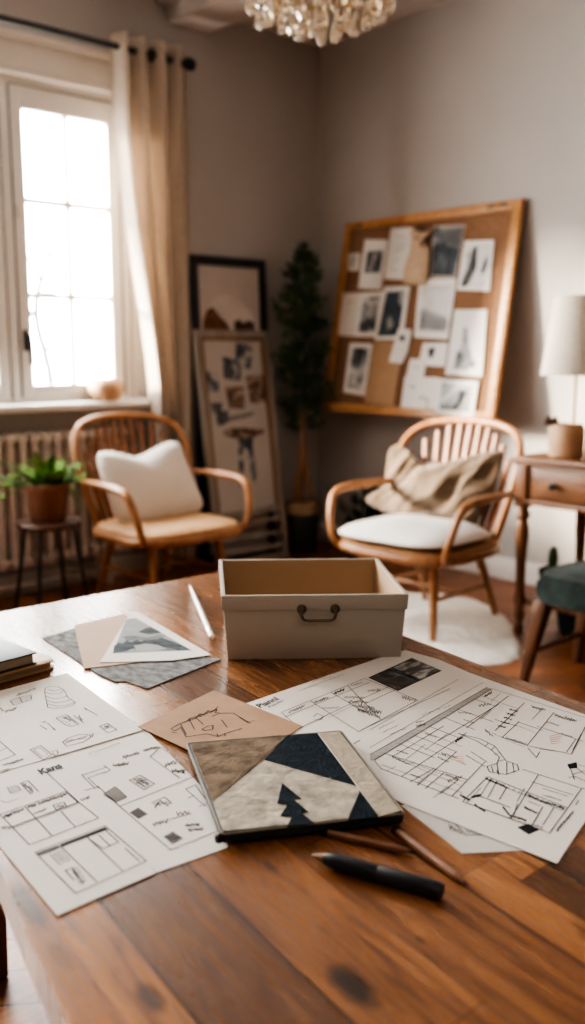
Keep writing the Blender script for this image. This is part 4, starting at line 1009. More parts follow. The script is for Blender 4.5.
q = C(358, 405, 390, 388, 420, 408, 385, 428); sb.fill(q, INKL); sb.hatch(q, 3, .0016, INK)
sb.line(C(315, 288, 360, 268, 385, 290)); sb.line(C(325, 305, 345, 280, 372, 300)); sb.scrib(*C(322, 292, 380, 288), h=3, n=4)
sb.scrib(*C(320, 362, 370, 350), h=4, n=5, m=INK); sb.line(C(370, 347, 452, 325)); sb.scrib(*C(400, 325, 445, 322), h=4, n=3, m=INK); sb.scrib(*C(430, 366, 480, 362), h=3.5, n=8); sb.scrib(*C(440, 382, 492, 378), h=3, n=8)
sb.line(C(432, 240, 465, 226, 512, 290)); sb.line(C(432, 240, 500, 300)); sb.line(C(440, 272, 462, 262)); sb.line(C(480, 300, 512, 288))
sb.scrib(*C(75, 278, 100, 268), h=3, n=3)
sb.done('sketch_sheet', 'white sheet of product sketches and arrow running under the fabric folder', 'paper', 'sketch sheets on the table')

# A: lower left sheet
sa = Sheet([(57, 917), (156, 874), (63, 774), (40, 745), (-60, 755), (-60, 790), (0, 848)], TZ + .0010)
text_on(sa, 'Kans', (41, 776), (64, 768), .023, INKB, .045)
sa.line(Bc(180, 52, 310, 172, 385, 232)); sa.line(Bc(0, 218, 255, 128, 305, 172)); sa.line(Bc(0, 218, 115, 337, 385, 232)); sa.line(Bc(48, 266, 306, 170), .0018); sa.line(Bc(50, 272, 308, 176), .0009, INKL)
sa.line(Bc(97, 186, 200, 300)); sa.line(Bc(238, 205, 292, 266)); sa.line(Bc(150, 240, 205, 300), .0006, INKF)
sa.scrib(*Bc(16, 226, 48, 212), h=5, n=4, m=INK); sa.scrib(*Bc(52, 210, 92, 197), h=3, n=5, m=INK); sa.scrib(*Bc(108, 188, 140, 178), h=4, n=4, m=INK); sa.scrib(*Bc(148, 175, 205, 155), h=4, n=6, m=INK); sa.scrib(*Bc(205, 155, 258, 140), h=4, n=5, m=INK); sa.scrib(*Bc(132, 216, 180, 196), h=2.5, n=5)
sa.poly(Bc(208, 182, 250, 170, 260, 188, 218, 200)); sa.scrib(*Bc(220, 190, 250, 182), h=3, n=3)
q = Bc(28, 112, 68, 104, 82, 124, 42, 136); sa.poly(q, .0008, INKL); sa.hatch(q, 5, .0007, INKL)
sa.line(Bc(80, 95, 110, 86, 150, 128)); sa.line(Bc(80, 95, 120, 138)); sa.scrib(*Bc(92, 98, 128, 128), h=6, n=5); sa.scrib(*Bc(5, 268, 42, 268), h=3, n=4); sa.line(Bc(0, 162, 25, 172, 72, 156), .0008, INKL)
sa.scrib(*Bc(315, 160, 350, 152), h=3, n=3); 
sa.poly(Bc(137, 366, 410, 262, 570, 400, 295, 527)); sa.fill(Bc(232, 334, 410, 266, 420, 276, 240, 345), INK); sa.fill(Bc(140, 368, 228, 336, 238, 346, 150, 380), INKL); sa.line(Bc(150, 380, 422, 276))
sa.line(Bc(240, 345, 378, 482)); sa.line(Bc(340, 306, 480, 440)); sa.line(Bc(345, 312, 402, 352, 462, 326, 415, 282)); sa.line(Bc(385, 298, 428, 340)); sa.line(Bc(488, 350, 545, 402), .0016, INKL)
sa.poly(Bc(195, 376, 242, 360, 272, 396, 232, 413), .0008, INKL); q = Bc(208, 378, 238, 368, 258, 392, 230, 402); sa.hatch(q, 4, .0010, INKL); sa.line(Bc(255, 436, 290, 476)); sa.line(Bc(255, 436, 278, 430)); sa.scrib(*Bc(285, 432, 326, 486), h=6, n=6); sa.poly(Bc(282, 432, 300, 424, 332, 478, 312, 490), .0008, INKL)
sa.done('sketch_sheet', 'white sheet of layout sketches at the near left table edge', 'paper', 'sketch sheets on the table')

# L1: upper left sheet with jars
s1 = Sheet([(67, 674), (144, 731), (0, 774), (-60, 790), (-60, 712), (0, 692)], TZ + .0017)
s1.line(A(303, 147, 280, 137, 240, 137, 220, 145, 218, 165, 225, 200, 233, 238, 262, 243, 310, 240, 355, 228, 368, 215, 355, 205, 330, 190, 320, 165, 303, 147)); s1.line(A(235, 150, 265, 160, 300, 150)); s1.line(A(222, 165, 255, 174, 290, 170, 314, 158)); s1.line(A(225, 185, 265, 197, 300, 192, 330, 182)); s1.line(A(230, 205, 275, 217, 320, 210, 347, 200)); s1.line(A(232, 222, 280, 233, 330, 227, 362, 214))
q = A(50, 205, 95, 190, 110, 215, 65, 228); s1.poly(q); s1.hatch(q, 4, .0009, INKL); q = A(95, 190, 150, 178, 155, 198, 110, 215); s1.poly(q); s1.hatch(q, 4, .0009, INKL)
s1.scrib(*A(80, 180, 175, 145), h=3, n=9); s1.scrib(*A(0, 243, 20, 256), h=2, n=2); s1.scrib(*A(25, 260, 80, 243), h=3, n=6)
s1.line(A(195, 325, 228, 347)); s1.line(A(232, 315, 268, 348)); s1.scrib(*A(205, 312, 225, 308), h=2, n=2); s1.line(A(258, 340, 270, 350), .002)
s1.poly(A(273, 290, 325, 273, 385, 320, 345, 332, 320, 325)); s1.line(A(290, 293, 330, 283, 370, 318)); s1.line(A(300, 300, 345, 325), .0008, INKL); s1.line(A(360, 278, 410, 315)); s1.line(A(380, 285, 405, 300)); s1.line(A(385, 275, 400, 310)); s1.scrib(*A(310, 288, 345, 300), h=4, n=4)
s1.line(A(410, 240, 475, 277), .0014); s1.line(A(414, 240, 420, 252))
s1.poly(A(485, 330, 525, 317, 570, 348, 525, 362)); s1.line(A(503, 346, 547, 332)); s1.scrib(*A(510, 336, 530, 330), h=2, n=3)
q = A(305, 408, 330, 390, 380, 372, 420, 370, 445, 378, 435, 390, 410, 405, 370, 418, 325, 428); s1.poly(q); s1.line(A(440, 372, 455, 368, 450, 385)); s1.line(A(400, 408, 408, 412))
for k in range(6): s1.line(A(315 + k * 2, 410 - k * 3.5 + 6, 428 - k * 2, 374 + k * 4 - 2), .0006, INKL)
s1.poly(A(147, 445, 200, 425, 253, 470, 210, 495)); s1.poly(A(164, 447, 197, 436, 236, 468, 206, 479), .0008); s1.line(A(250, 455, 280, 450, 284, 466, 262, 478)); s1.line(A(256, 462, 268, 475))
s1.line(A(0, 405, 75, 470, 0, 500)); s1.line(A(0, 452, 32, 437)); s1.scrib(*A(10, 522, 115, 493), h=2.5, n=9); s1.scrib(*A(0, 552, 45, 538), h=2, n=4); s1.scrib(*A(430, 466, 585, 414), h=1.8, n=16, w=.0006)
s1.done('sketch_sheet', 'white sheet with stacked jar and bottle sketches next to the books', 'paper', 'sketch sheets on the table')

# plan sheets on the right
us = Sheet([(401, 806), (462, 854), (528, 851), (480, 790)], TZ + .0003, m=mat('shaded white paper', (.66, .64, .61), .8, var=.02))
us.scrib(*G(215, 400, 250, 420), h=5, n=4); us.line(G(232, 395, 262, 425)); us.line(G(262, 425, 312, 424)); us.scrib(*G(262, 412, 300, 424), h=3, n=3)
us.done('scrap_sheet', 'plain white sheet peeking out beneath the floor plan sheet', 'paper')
ns = Sheet([(258, 737), (280, 727), (305, 742), (300, 775), (262, 770)], TZ + .0011)
ns.done('paper_slip', 'small white paper slip between the tan sketch card and the folder', 'paper')

rs_ = Sheet([(245, 705), (376, 660), (405, 651), (440, 661), (470, 674), (585, 716), (640, 741), (557, 865), (401, 804), (380, 792)], TZ + .0013, thick=.0009)
R = rs_
text_on(R, 'Piannl', tuple(E_(56, 180)[0]), tuple(E_(114, 154)[0]), .021, INKB, .02)
R.scrib(*E_(78, 178, 118, 160), h=2.5, n=7, w=.0009, m=INK)
R.line(E_(165, 132, 215, 114), .0007); R.line(E_(175, 128, 292, 84), .0008); R.line(E_(200, 108, 215, 100, 235, 98, 255, 92), .0009); R.scrib(*E_(312, 60, 372, 42), h=2, n=9, w=.0007)
R.line(E_(115, 192, 348, 97)); R.line(E_(115, 192, 165, 236)); R.line(E_(125, 205, 360, 108)); R.line(E_(348, 97, 495, 158)); R.line(E_(495, 158, 330, 246)); R.line(E_(196, 160, 330, 246)); R.line(E_(255, 137, 345, 190)); R.line(E_(300, 118, 392, 212)); R.line(E_(345, 170, 440, 125)); R.line(E_(165, 236, 300, 172)); R.line(E_(300, 172, 420, 118)); R.line(E_(250, 205, 330, 165), .0008, INKL)
for a, b in (((135, 192), (180, 173)), ((205, 166), (246, 150)), ((262, 140), (290, 128))): R.scrib(*E_(*a, *b), h=3, n=6, w=.0013, m=INKB)
for k in range(4): R.scrib(*E_(290 + k * 12, 150 + k * 12, 345 + k * 14, 150 + k * 14), h=3, n=7, m=INK if k % 2 else INKL)
R.scrib(*E_(330, 172, 395, 195), h=5, n=9, m=INKL); R.scrib(*E_(330, 185, 390, 205), h=4, n=9, m=INKL); R.scrib(*E_(355, 133, 392, 128), h=3, n=5); R.scrib(*E_(450, 150, 490, 158), h=4, n=6); R.scrib(*E_(305, 120, 340, 108), h=2, n=5); R.line(E_(205, 205, 215, 195, 232, 203, 225, 212, 205, 212)); R.scrib(*E_(230, 180, 275, 178), h=2, n=5)
R.fill(E_(358, 95, 480, 40, 562, 75, 440, 132), PHOTOD)
FP = photo_mat('plan photo print', 3, [(.38, (.02, .021, .024)), (.5, (.07, .07, .072)), (.58, (.22, .22, .215)), (.68, (.5, .49, .47))], 26, (1, 2.4, 1))
R.fill(E_(424, 66, 482, 42, 558, 74, 503, 100), FP); R.fill(E_(364, 95, 412, 72, 494, 104, 440, 128), photo_mat('plan photo dark print', 8, [(.40, (.018, .019, .022)), (.55, (.06, .06, .062)), (.66, (.24, .24, .235))], 34)); R.line(E_(416, 68, 505, 104), .0022, PAPERC)
R.line(E_(416, 68, 505, 104), .0022, PAPERC); R.line(E_(358, 95, 480, 40), .001, INKB)
R.line(E_(585, 126, 340, 240)); 
for a, b in (((385, 238), (430, 216)), ((395, 250), (440, 228)), ((415, 255), (462, 236)), ((316, 280), (334, 270)), ((505, 200), (585, 172)), ((490, 220), (512, 216))): R.scrib(*E_(*a, *b), h=1.8, n=6, w=.0007)
# plan
bar = G(332, 28, 318, 24, 0, 208, 0, 224, 14, 222); R.fill(bar, INKF); R.line(G(318, 24, 0, 208), .0012); R.line(G(332, 28, 12, 222), .0012)
for k in range(22):
    t = k / 22; x = 325 - 318 * t; y = 27 + 190 * t; R.line(G(x + 4, y + 3, x - 10, y + 3), .0008, INKL)
R.line(G(308, 10, 0, 188), .0008); R.line(G(240, 2, 0, 140), .0009)
R.line(G(332, 28, 585, 106)); R.line(G(285, 56, 342, 76)); R.line(G(240, 84, 335, 118)); R.line(G(200, 106, 285, 140)); R.line(G(160, 130, 242, 162)); R.line(G(120, 155, 235, 200)); R.line(G(80, 178, 175, 216)); R.line(G(40, 204, 265, 276), .0012); R.line(G(48, 208, 262, 284), .0008, INKL); R.line(G(30, 246, 240, 328)); R.line(G(12, 224, 32, 248))
R.line(G(420, 66, 340, 142)); R.line(G(376, 48, 262, 135)); R.line(G(350, 70, 185, 170)); R.line(G(262, 148, 85, 268)); R.line(G(200, 130, 60, 214)); R.line(G(235, 200, 128, 292)); R.line(G(312, 228, 222, 322)); R.line(G(175, 245, 110, 282)); R.line(G(200, 258, 150, 300)); R.line(G(242, 275, 190, 315)); R.scrib(*G(210, 280, 250, 268), h=4, n=5); R.scrib(*G(60, 215, 110, 235), h=2, n=6)
for k in range(5): R.scrib(*G(380 - k * 8, 84 + k * 11, 402 - k * 8, 90 + k * 11), h=2, n=5, w=.0010, m=INK)
R.scrib(*G(310, 50, 330, 38), h=3, n=4, w=.0012, m=INKB); R.scrib(*G(312, 140, 335, 158), h=2, n=4); R.scrib(*G(232, 172, 252, 160), h=3, n=4, w=.0013, m=INKB); R.scrib(*G(295, 75, 330, 70), h=3, n=4); R.scrib(*G(240, 92, 275, 95), h=2, n=4); R.scrib(*G(125, 130, 150, 125), h=2.5, n=4, m=INK)
R.line(G(500, 92, 428, 182)); R.line(G(430, 184, 548, 206, 585, 132)); R.line(G(455, 130, 580, 172)); R.line(G(402, 118, 470, 142)); R.line(G(405, 118, 360, 160)); R.line(G(360, 160, 430, 184)); R.line(G(392, 125, 455, 150), .0008, INKL); R.line(G(340, 112, 400, 130)); R.line(G(470, 80, 440, 112), .0008); R.line(G(560, 165, 535, 200)); R.line(G(575, 150, 552, 195))
R.scrib(*G(440, 76, 478, 86), h=2.5, n=6, m=INK); R.scrib(*G(503, 100, 562, 116), h=4, n=8, m=INK); R.scrib(*G(372, 162, 425, 180), h=3, n=7)
for k in range(5): R.line(G(488 + k * 1, 158 + k * 5, 524 - k * 3, 150 + k * 7), .0010, INKR)
for k in range(4): R.line(G(226 + k * 6, 214 + k * 5, 252 + k * 2, 212 + k * 7), .0009, INKR)
R.scrib(*G(195, 205, 235, 215), h=3, n=6); R.scrib(*G(185, 215, 215, 228), h=2, n=5)
R.line(G(240, 150, 300, 165, 340, 185, 370, 225, 400, 235, 405, 250, 370, 262, 325, 255, 318, 240, 345, 232, 352, 215, 330, 195, 290, 170, 240, 150), .0013)
for l in ((322, 176, 312, 186), (338, 186, 328, 197), (352, 203, 338, 208), (366, 222, 350, 225), (345, 232, 350, 260), (372, 228, 372, 260), (330, 240, 335, 256), (388, 232, 392, 256)): R.line(G(*l), .0011)
for k in range(6): R.line(G(312 + k * 18, 140 + k * 8, 326 + k * 18, 146 + k * 8), .0008)
R.line(G(430, 190, 452, 216, 462, 200)); R.line(G(462, 192, 500, 198)); R.line(G(318, 228, 275, 200)); R.line(G(262, 210, 312, 240))
R.fill(G(536, 234, 562, 228, 564, 244, 542, 246), INKB); R.line(G(545, 246, 556, 276)); R.line(G(562, 244, 585, 262)); R.line(G(550, 262, 585, 252)); R.line(G(540, 270, 560, 268, 585, 280)); R.line(G(566, 236, 585, 240))
R.line(G(415, 248, 576, 300, 488, 422)); R.line(G(318, 270, 252, 336)); R.line(G(458, 262, 382, 382)); R.line(G(440, 282, 552, 318)); R.line(G(320, 268, 534, 352), .0012); R.line(G(316, 276, 528, 362), .0009); R.line(G(252, 336, 488, 422)); R.line(G(290, 318, 380, 352), .0018, INKL); R.line(G(372, 296, 352, 330)); R.line(G(300, 300, 262, 340), .0008); R.line(G(470, 350, 440, 402)); R.line(G(576, 300, 585, 302))
for a, b in (((315, 272), (370, 296)), ((430, 318), (480, 340)), ((480, 338), (530, 356)), ((362, 352), (382, 376)), ((245, 318), (272, 332)), ((285, 345), (312, 362)), ((385, 375), (425, 388)), ((420, 352), (455, 368)), ((275, 325), (300, 318))): R.scrib(*G(*a, *b), h=2.6, n=10, w=.0010, m=INK)
for k in range(14):
    t = k / 14; R.line(G(320 + 210 * t, 270 + 84 * t, 312 + 210 * t, 277 + 84 * t), .0009, INKL)
R.fill(G(400, 406, 432, 396, 460, 413, 432, 426), INKB)
R.scrib(*G(508, 416, 522, 397), h=2.4, n=5, w=.0012, m=INK); R.scrib(*G(524, 396, 552, 364), h=2.4, n=10, w=.0011, m=INK); R.scrib(*G(558, 345, 566, 335), h=2, n=2)
R.line(G(95, 345, 240, 398), .0006, INKF)
for l in ((30, 235, 250, 312), (60, 214, 245, 292), (100, 170, 262, 236), (140, 142, 250, 186), (150, 180, 96, 222), (210, 150, 150, 195), (330, 88, 300, 112), (305, 48, 400, 82), (355, 40, 330, 62), (160, 262, 128, 286), (212, 292, 172, 326), (70, 240, 45, 252)): R.line(G(*l), .0009, INKL)
for l in ((345, 280, 320, 325), (330, 272, 300, 320), (420, 300, 400, 335), (470, 300, 540, 322), (500, 352, 470, 400), (400, 340, 392, 372), (430, 335, 462, 348), (270, 342, 470, 414)): R.line(G(*l), .0010, INK)
for a, b in (((72, 196), (105, 206)), ((150, 150), (180, 160)), ((255, 112), (285, 122)), ((205, 262), (235, 272)), ((110, 262), (135, 270)), ((480, 118), (515, 128)), ((520, 150), (552, 160)), ((470, 318), (520, 332)), ((440, 398), (470, 408)), ((345, 250), (350, 262))): R.scrib(*G(*a, *b), h=1.8, n=7, w=.0008)
R.done('floor_plan', 'large white floor plan sheet with ruled tables spread right of the box', 'paper')

# tan sketch card
tc_ = Sheet([(138, 728.5), (214, 692.5), (302, 728), (238, 776)], TZ + .0026, m=KRAFT, thick=.0011)
D = Dc
for l in ((150, 188, 175, 172, 205, 160, 242, 150), (150, 188, 165, 196, 186, 182, 205, 218), (205, 218, 280, 206, 322, 216, 345, 206, 410, 186), (186, 172, 206, 208), (215, 150, 236, 190), (240, 146, 268, 172), (262, 190, 285, 178, 304, 176, 302, 190, 272, 194, 262, 190), (300, 142, 330, 130, 378, 130, 410, 150, 442, 168), (335, 155, 355, 182), (400, 146, 432, 166), (428, 162, 456, 158), (345, 206, 350, 215), (210, 158, 222, 148, 240, 150, 255, 132, 270, 138, 285, 120, 300, 126, 322, 106), (300, 126, 318, 116, 312, 130, 326, 128), (150, 200, 170, 204), (250, 138, 262, 142), (322, 216, 318, 206)):
    tc_.line(D(*l), .0015, INKB)
tc_.scrib(*D(225, 150, 300, 122), h=3, n=6, w=.001, m=INKB)
tc_.done('sketch_card', 'tan kraft card with black ink line drawing beside the folder', 'card')

# grey card, pale tan card, cut photo print
gc = Sheet([(42, 638.5), (80, 627.5), (120, 638), (221, 660), (147, 689.5), (126, 682), (115, 682.5), (100, 676)], TZ + .0003, m=SLATE, thick=.0014)
gc.done('grey_card', 'grey mottled textured card lowest under the cut photo print', 'card')
pt_ = Sheet([(74, 626.5), (124, 615), (180, 658), (112, 667), (84, 670)], TZ + .0019, m=PINKT, thick=.0011)
pt_.done('tan_card', 'plain pale tan card between the grey card and cut photo print', 'card')
pr = Sheet([(131, 613.5), (138, 613.5), (211, 657), (172, 662.5), (100, 664.5)], TZ + .0032, m=PAPER, thick=.0010)
F = T(0, 570, 2.543)
pr.fill(F(322, 130, 345, 127, 488, 210, 380, 214, 286, 218), mat('print lake', (.33, .36, .375), .5, var=.1, scale=30))
pr.fill(F(322, 130, 345, 127, 420, 170, 400, 176, 330, 180, 302, 186, 312, 150), mat('print grey sky', (.36, .375, .38), .5, var=.12, scale=20))
MT = mat('print mountain', (.085, .105, .12), .5, var=.45, scale=40)
pr.fill(F(352, 163, 362, 157, 372, 152, 384, 150, 396, 156, 410, 164, 398, 167, 380, 169, 366, 167), MT); pr.fill(F(290, 200, 300, 190, 312, 192, 322, 185, 334, 189, 346, 183, 358, 187, 372, 184, 384, 180, 398, 181, 412, 177, 428, 184, 446, 190, 462, 197, 486, 209, 452, 211, 430, 207, 412, 203, 392, 199, 372, 200, 352, 205, 336, 206, 318, 213, 288, 217), MT)
MG = mat('print mid slope', (.19, .215, .225), .5, var=.3, scale=60)
pr.fill(F(312, 176, 330, 172, 352, 174, 374, 178, 392, 174, 410, 170, 424, 174, 400, 180, 372, 185, 346, 184, 322, 186), MG); pr.fill(F(400, 200, 425, 203, 452, 210, 430, 212, 405, 208), MG)
pr.fill(F(340, 198, 370, 193, 400, 196, 425, 206, 390, 211, 350, 212), mat('print mist water', (.42, .44, .45), .5, var=.1, scale=30))
pr.done('photo_print', 'white-bordered mountain photo print cut to a wedge on the tan card', 'photo')

# ---- folder (fabric patchwork)
pz = TZ + .0042; ph = .0135
def fp(l): return [tpt(p, pz + ph) for p in l]
fc = fp([(187, 743), (341, 730.5), (404, 812.5), (222, 833)])
ctr = (sum(p[0] for p in fc) / 4, sum(p[1] for p in fc) / 4)
fo = thing('fabric_folder', 'patchwork fabric folder with navy pine tree applique lying across the papers', 'folder', (ctr[0], ctr[1], pz))
loc = lambda l: [(x - ctr[0], y - ctr[1]) for x, y in l]
base = loc(fc)
def grow(poly, k):
    cx = sum(p[0] for p in poly) / len(poly); cy = sum(p[1] for p in poly) / len(poly)
    o = []
    for x, y in poly:
        d = Vector((x - cx, y - cy)); o.append((cx + d.x * (1 + k / d.length), cy + d.y * (1 + k / d.length)))
    return o
def roundc(poly, r):
    o = []; n = len(poly)
    for i in range(n):
        p = Vector(poly[i]); a = (Vector(poly[i - 1]) - p).normalized(); b = (Vector(poly[(i + 1) % n]) - p).normalized()
        for t in (0, .33, .66, 1):
            q = (p + a * r) * (1 - t) ** 2 + p * 2 * t * (1 - t) + (p + b * r) * t * t; o.append((q.x, q.y))
    return o
mb = MB(); mb.prism(roundc(grow(base, .0005), .005), 0, ph, bev=.003, bseg=4); mb.build('body', PIPING, fo, ang=60)
mb = MB(); ring = roundc(grow(base, .0008), .006)
mb.tube([(x, y, ph - .0012) for x, y in ring], .0013, 8, closed=True); mb.build('piping', mat('grey beige piping', (.33, .30, .26), .8), fo)
K = T(130, 540, 2.017)
def patch(name, l, m, z, t=.0012, inset=0):
    q = loc(fp(K(*l)))
    if inset: q = grow(q, -inset)
    mb = MB(); mb.prism(q, 0, t, bev=.0004, bseg=1); o = mb.build(name, m, fo); o.location = (0, 0, z); return o
TL, TR, BR, BL = (187, 743), (341, 730.5), (404, 812.5), (222, 833)
kk = lambda p: ((p[0] - 130) * 2.017, (p[1] - 540) * 2.017)
tl, tr_, br, bl_ = (118, 411), (425, 386.5), (550, 549), (187, 590)
zt_ = ph - .0006
patch('tan_patch', (*(121, 412), 317, 395, 270, 445, 167, 528), TAUPEF, zt_)
patch('cream_patch', (270, 445, 463, 500, 462, 510, 440, 562, 188, 588, 167, 528), CREAMF, zt_)
patch('navy_patch', (317, 395, 378, 390, 463, 500, 270, 445), NAVY, zt_)
patch('navy_corner', (463, 509, 502, 560, 440, 565), NAVY, zt_)
patch('canvas_strip', (379, 391, 423, 388, 546, 548, 504, 559), STRIPF, zt_, t=.0022)
patch('pine_tree', (307, 492, 346, 524, 327, 524, 360, 550, 344, 552, 372, 573, 352, 576, 316, 580, 328, 560, 303, 558, 319, 535, 297, 533), NAVY, zt_ + .0011)
mb = MB()
for a, b in ((((379, 391)), ((504, 559))), ((423, 388), (546, 548)), ((317, 395), (167, 528)), ((270, 445), (463, 500))):
    (x0, y0), (x1, y1) = loc(fp(K(*a, *b))); mb.tube([(x0, y0, ph + .0006), (x1, y1, ph + .0006)], .0006, 5)
mb.build('seam', CREAMF, fo)
mb = MB(); (x0, y0), (x1, y1) = loc(fp([(219, 832), (223, 836)])); mb.box((x0, y0 - .001, ph * .5), (.010, .008, .010), .002); mb.build('zip_end', BLACKM, fo)

# ---- pens and pencils
def stick(name, label, cat, p0, p1, r, z=None):
    a = on_z(*p0, TZ + r); b = on_z(*p1, TZ + r); d = b - a
    t = thing(name, label, cat, (a.x, a.y, TZ + r + .0003), math.atan2(d.y, d.x)); return t, d.length
RX = Matrix.Rotation(PI / 2, 4, 'Y')
pn, L = stick('marker_pen', 'dark blue-black marker pen with wooden tip on the bare table', 'pen', (311, 855), (442, 892), .0092)
mb = MB(); mb.lathe([(0, .016), (.0055, .0165), (.0080, .025), (.0090, .032), (.0092, L * .52), (.0088, L * .525), (.0088, L * .535), (.0092, L * .54), (.0092, L - .003), (.0078, L), (0, L)], mtx=RX, seg=20); mb.build('barrel', PENB, pn)
mb = MB(); mb.lathe([(0, 0), (.0014, .001), (.0048, .013), (.0054, .017), (0, .017)], mtx=RX, seg=16); mb.build('tip', PENT, pn)
for nm, lab, p0, p1 in (('pencil', 'short brown pencil poking out from under the folder corner', (322, 831.5), (416, 853)), ('pencil', 'brown pencil with dark ends pointing to the lower right', (394, 829.5), (469, 886))):
    t, L = stick(nm, lab, 'pencil', p0, p1, .0046)
    mb = MB(); mb.lathe([(.0046, .006), (.0046, L - .020)], mtx=RX, seg=6); mb.build('shaft', PENCIL, t, ang=20)
    mb = MB(); mb.lathe([(0, 0), (.0038, 0), (.0048, .002), (.0048, .008), (0, .008)], mtx=RX, seg=12); mb.build('end_cap', INKB, t)
    mb = MB(); mb.lathe([(.0046, L - .021), (.0014, L - .006), (0, L - .006)], mtx=RX, seg=10, m=PENCIL); mb.lathe([(.0022, L - .010), (.0004, L), (0, L)], mtx=RX, seg=8, m=INKB); mb.build('point', None, t)
t, L = stick('stylus', 'long white pointed stylus behind the photo prints left of the box', 'pen', (189.5, 585), (212, 638), .0055)
mb = MB(); mb.lathe([(0, 0), (.0012, .0), (.0035, .045), (.0052, .10), (.0060, .20), (.0060, L - .03), (.0056, L - .028), (.0052, L - .004), (0, L)], mtx=RX, seg=14); mb.build('body', PENW, t)
mb = MB(); mb.lathe([(.0062, L - .055), (.0064, L - .053), (.0064, L - .034), (.0062, L - .032)], mtx=RX, seg=14); mb.build('band', mat('silver band', (.55, .54, .52), .35, metal=.7), t)

# ---- books
nb = thing('leather_notebook', 'tan leather notebook with rounded corners under the dark book', 'notebook', (.634, 1.590, TZ + .0004), .09)
mb = MB(); mb.prism(roundc([(-.10, -.140), (.105, -.140), (.105, .14), (-.10, .14)], .022), 0, .003, bev=.001, m=LEATHER); mb.prism(roundc([(-.10, -.140), (.105, -.140), (.105, .14), (-.10, .14)], .022), .012, .015, bev=.001, m=LEATHER)
mb.box((-.099, 0, .0075), (.006, .26, .014), .002, m=LEATHER); mb.build('cover', None, nb)
mb = MB(); mb.prism(roundc([(-.097, -.134), (.10, -.134), (.10, .134), (-.097, .134)], .018), .003, .012); mb.build('pages', PAGES, nb)
bk = thing('hardcover_book', 'thick teal-black hardcover book on top of the tan notebook', 'book', (.608, 1.592, TZ + .0157), .10)
mb = MB(); W2, H2, TH = .092, .138, .021
mb.box((0, 0, .0014), (2 * W2, 2 * H2, .0028), .0009); mb.box((0, 0, TH - .0014), (2 * W2, 2 * H2, .0028), .0009); mb.box((-W2 + .0014, 0, TH / 2), (.0028, 2 * H2, TH), .0009); mb.build('cover', BOOKB, bk)
mb = MB(); mb.box((-.001, 0, TH / 2), (2 * W2 - .008, 2 * H2 - .008, TH - .0058), .0005); mb.build('pages', PAGES, bk)

# ---- storage box
fl = on_z(228, 659, TZ); fr = on_z(401, 659, TZ); mid = (fl + fr) / 2; Wb = (fr - fl).length
rzb = math.atan2((fr - fl).y, (fr - fl).x) + math.radians(2.2)
bx = thing('storage_box', 'open beige cardboard box with metal bail handle on the table', 'box', (mid.x, mid.y, TZ + .0004), rzb)
w0, w1, d0, d1, h = Wb / 2, Wb / 2 + .008, .262, .296, .120      # bottom / top half widths, depths
y00, y01 = 0.0, -.006
def rect(f, o=0): # outline at height fraction f, inset o
    w = w0 + (w1 - w0) * f - o; ya = y00 + (y01 - y00) * f + o; yb = y00 + d0 + (d1 + y01 - d0) * f - o
    return [(-w - .055 * ya, ya), (w - .055 * ya, ya), (w - .055 * yb, yb), (-w - .055 * yb, yb)]
mb = MB(); bm = bmesh.new(); t_ = .0045
def ringv(f, o, z): return [bm.verts.new((x, y, z)) for x, y in rect(f, o)]
o0, o1, i1, i0 = ringv(0, 0, 0), ringv(1, 0, h), ringv(1, t_, h), ringv(0, t_, .005)
fin = []
bm.faces.new(o0[::-1])
for a, b in ((o0, o1), (o1, i1)):
    for j in range(4): bm.faces.new((a[j], a[(j + 1) % 4], b[(j + 1) % 4], b[j]))
for j in range(4): bm.faces.new((i1[j], i1[(j + 1) % 4], i0[(j + 1) % 4], i0[j]))
bm.faces.new(i0)
bmesh.ops.recalc_face_normals(bm, faces=list(bm.faces)); bmesh.ops.bevel(bm, geom=list(bm.edges), offset=.0008, segments=2, profile=.5, affect='EDGES')
mb._add(bm); mb.build('body', BOXM, bx)
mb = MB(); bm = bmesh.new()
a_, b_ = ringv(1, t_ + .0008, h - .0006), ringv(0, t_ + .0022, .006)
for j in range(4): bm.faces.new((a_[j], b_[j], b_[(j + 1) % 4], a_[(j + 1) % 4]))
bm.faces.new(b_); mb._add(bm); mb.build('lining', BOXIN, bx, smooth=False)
mb = MB(); bm = bmesh.new(); f0 = .775
a_, b_, c_ = ringv(f0, -.0028, h * f0), ringv(1, -.0028, h + .0012), ringv(1, t_ + .0006, h + .0012)
d_ = ringv(f0, 0, h * f0); e_ = ringv(1, t_ + .0006, h - .003)
for A_, B_ in ((d_, a_), (a_, b_), (b_, c_), (c_, e_)):
    for j in range(4): bm.faces.new((A_[j], A_[(j + 1) % 4], B_[(j + 1) % 4], B_[j]))
bmesh.ops.recalc_face_normals(bm, faces=list(bm.faces)); bmesh.ops.bevel(bm, geom=[e for e in bm.edges if not e.is_boundary], offset=.0008, segments=2, profile=.5, affect='EDGES')
mb._add(bm); mb.build('rim_band', BOXM, bx)
hd_ = thing('handle', None, None); hd_.parent = bx; hx0, hx1, hz0 = -.024, .036, h * .80
mb = MB(); yf = -.0085
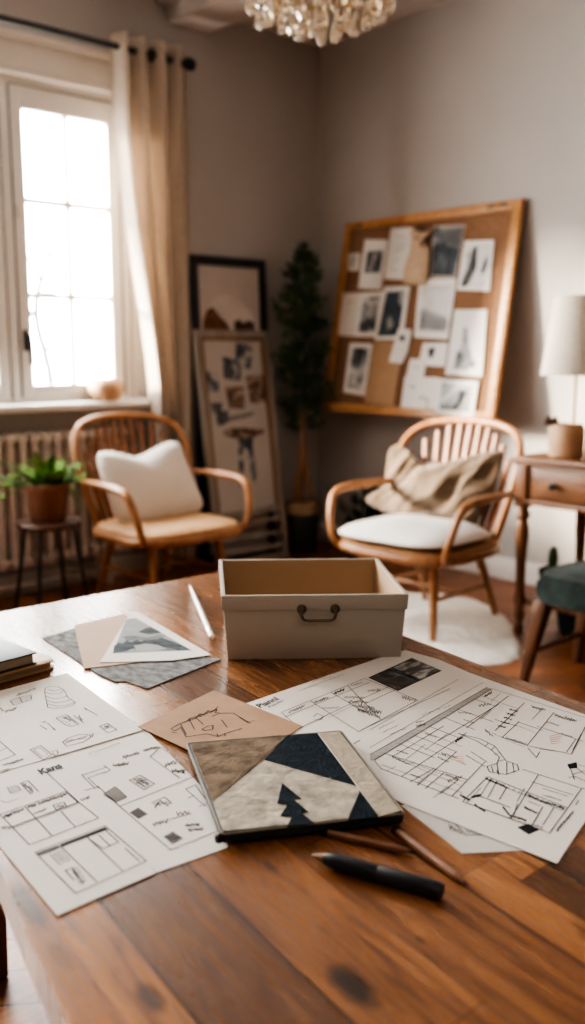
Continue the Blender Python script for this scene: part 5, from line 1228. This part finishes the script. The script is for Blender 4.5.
mb.tube([(hx0, yf - .004, hz0), (hx0 - .001, yf - .010, hz0 - .008), (hx0 + .002, yf - .011, hz0 - .016), (hx0 + .009, yf - .010, hz0 - .019), (hx1 - .009, yf - .010, hz0 - .019), (hx1 - .002, yf - .011, hz0 - .016), (hx1 + .001, yf - .010, hz0 - .008), (hx1, yf - .004, hz0)], .0026, 10, smooth=2); mb.build('bail', BRONZE, hd_)
for xx in (hx0, hx1):
    mb = MB(); mb.lathe([(0, 0), (.0085, 0), (.0085, .0016), (.006, .0030), (.0045, .0055), (0, .006)], mtx=Matrix.Translation((xx, yf + .0005, hz0)) @ Matrix.Rotation(PI / 2, 4, 'X'), seg=18); mb.build('mount', BRONZE, hd_)

# ================================================================== LIGHT
w = bpy.data.worlds.new('sky'); S.world = w; w.use_nodes = True
bg = w.node_tree.nodes['Background']; bg.inputs[0].default_value = (1.0, .985, .965, 1); bg.inputs[1].default_value = 34.0
def area(name, loc, rot, sx, sy, e, col, portal=False):
    l = bpy.data.lights.new(name, 'AREA'); l.shape = 'RECTANGLE'; l.size = sx; l.size_y = sy; l.energy = e; l.color = col
    o = bpy.data.objects.new(name, l); COL.objects.link(o); o.location = loc; o.rotation_euler = rot
    if portal: l.cycles.is_portal = True
    return o
area('window_portal', ((WX0 + WX1) / 2, YN + .24, (WZ0 + WZ1) / 2), (-PI / 2, 0, 0), WX1 - WX0, WZ1 - WZ0, 1, (1, 1, 1), True)
area('added_fill_light', ((VX0 + VX1) / 2, YN + .19, (WZ0 + WZ1) / 2), (-PI / 2, 0, 0), VX1 - VX0 - .04, WZ1 - WZ0 - .04, 270, (1, .95, .88))  # added fill lamp inside the unseen window, no daylight source
sl = bpy.data.lights.new('sun', 'SUN'); sl.energy = 36; sl.angle = math.radians(10); sl.color = (1, .86, .68)
so = bpy.data.objects.new('sun', sl); COL.objects.link(so); so.rotation_euler = Vector((1.05, -1.0, -.42)).to_track_quat('-Z', 'Y').to_euler()
area('room_fill', (-.4, -.9, 3.0), (math.radians(38), 0, math.radians(-35)), 2.0, 1.6, 14, (1, .90, .78))
S.view_settings.view_transform = 'AgX'
try: S.view_settings.look = 'AgX - High Contrast'
except Exception: pass
S.view_settings.exposure = .22
S.cycles.use_denoising = True
S.cycles.max_bounces = 10; S.cycles.diffuse_bounces = 5; S.cycles.transparent_max_bounces = 12
S.cycles.sample_clamp_indirect = 6
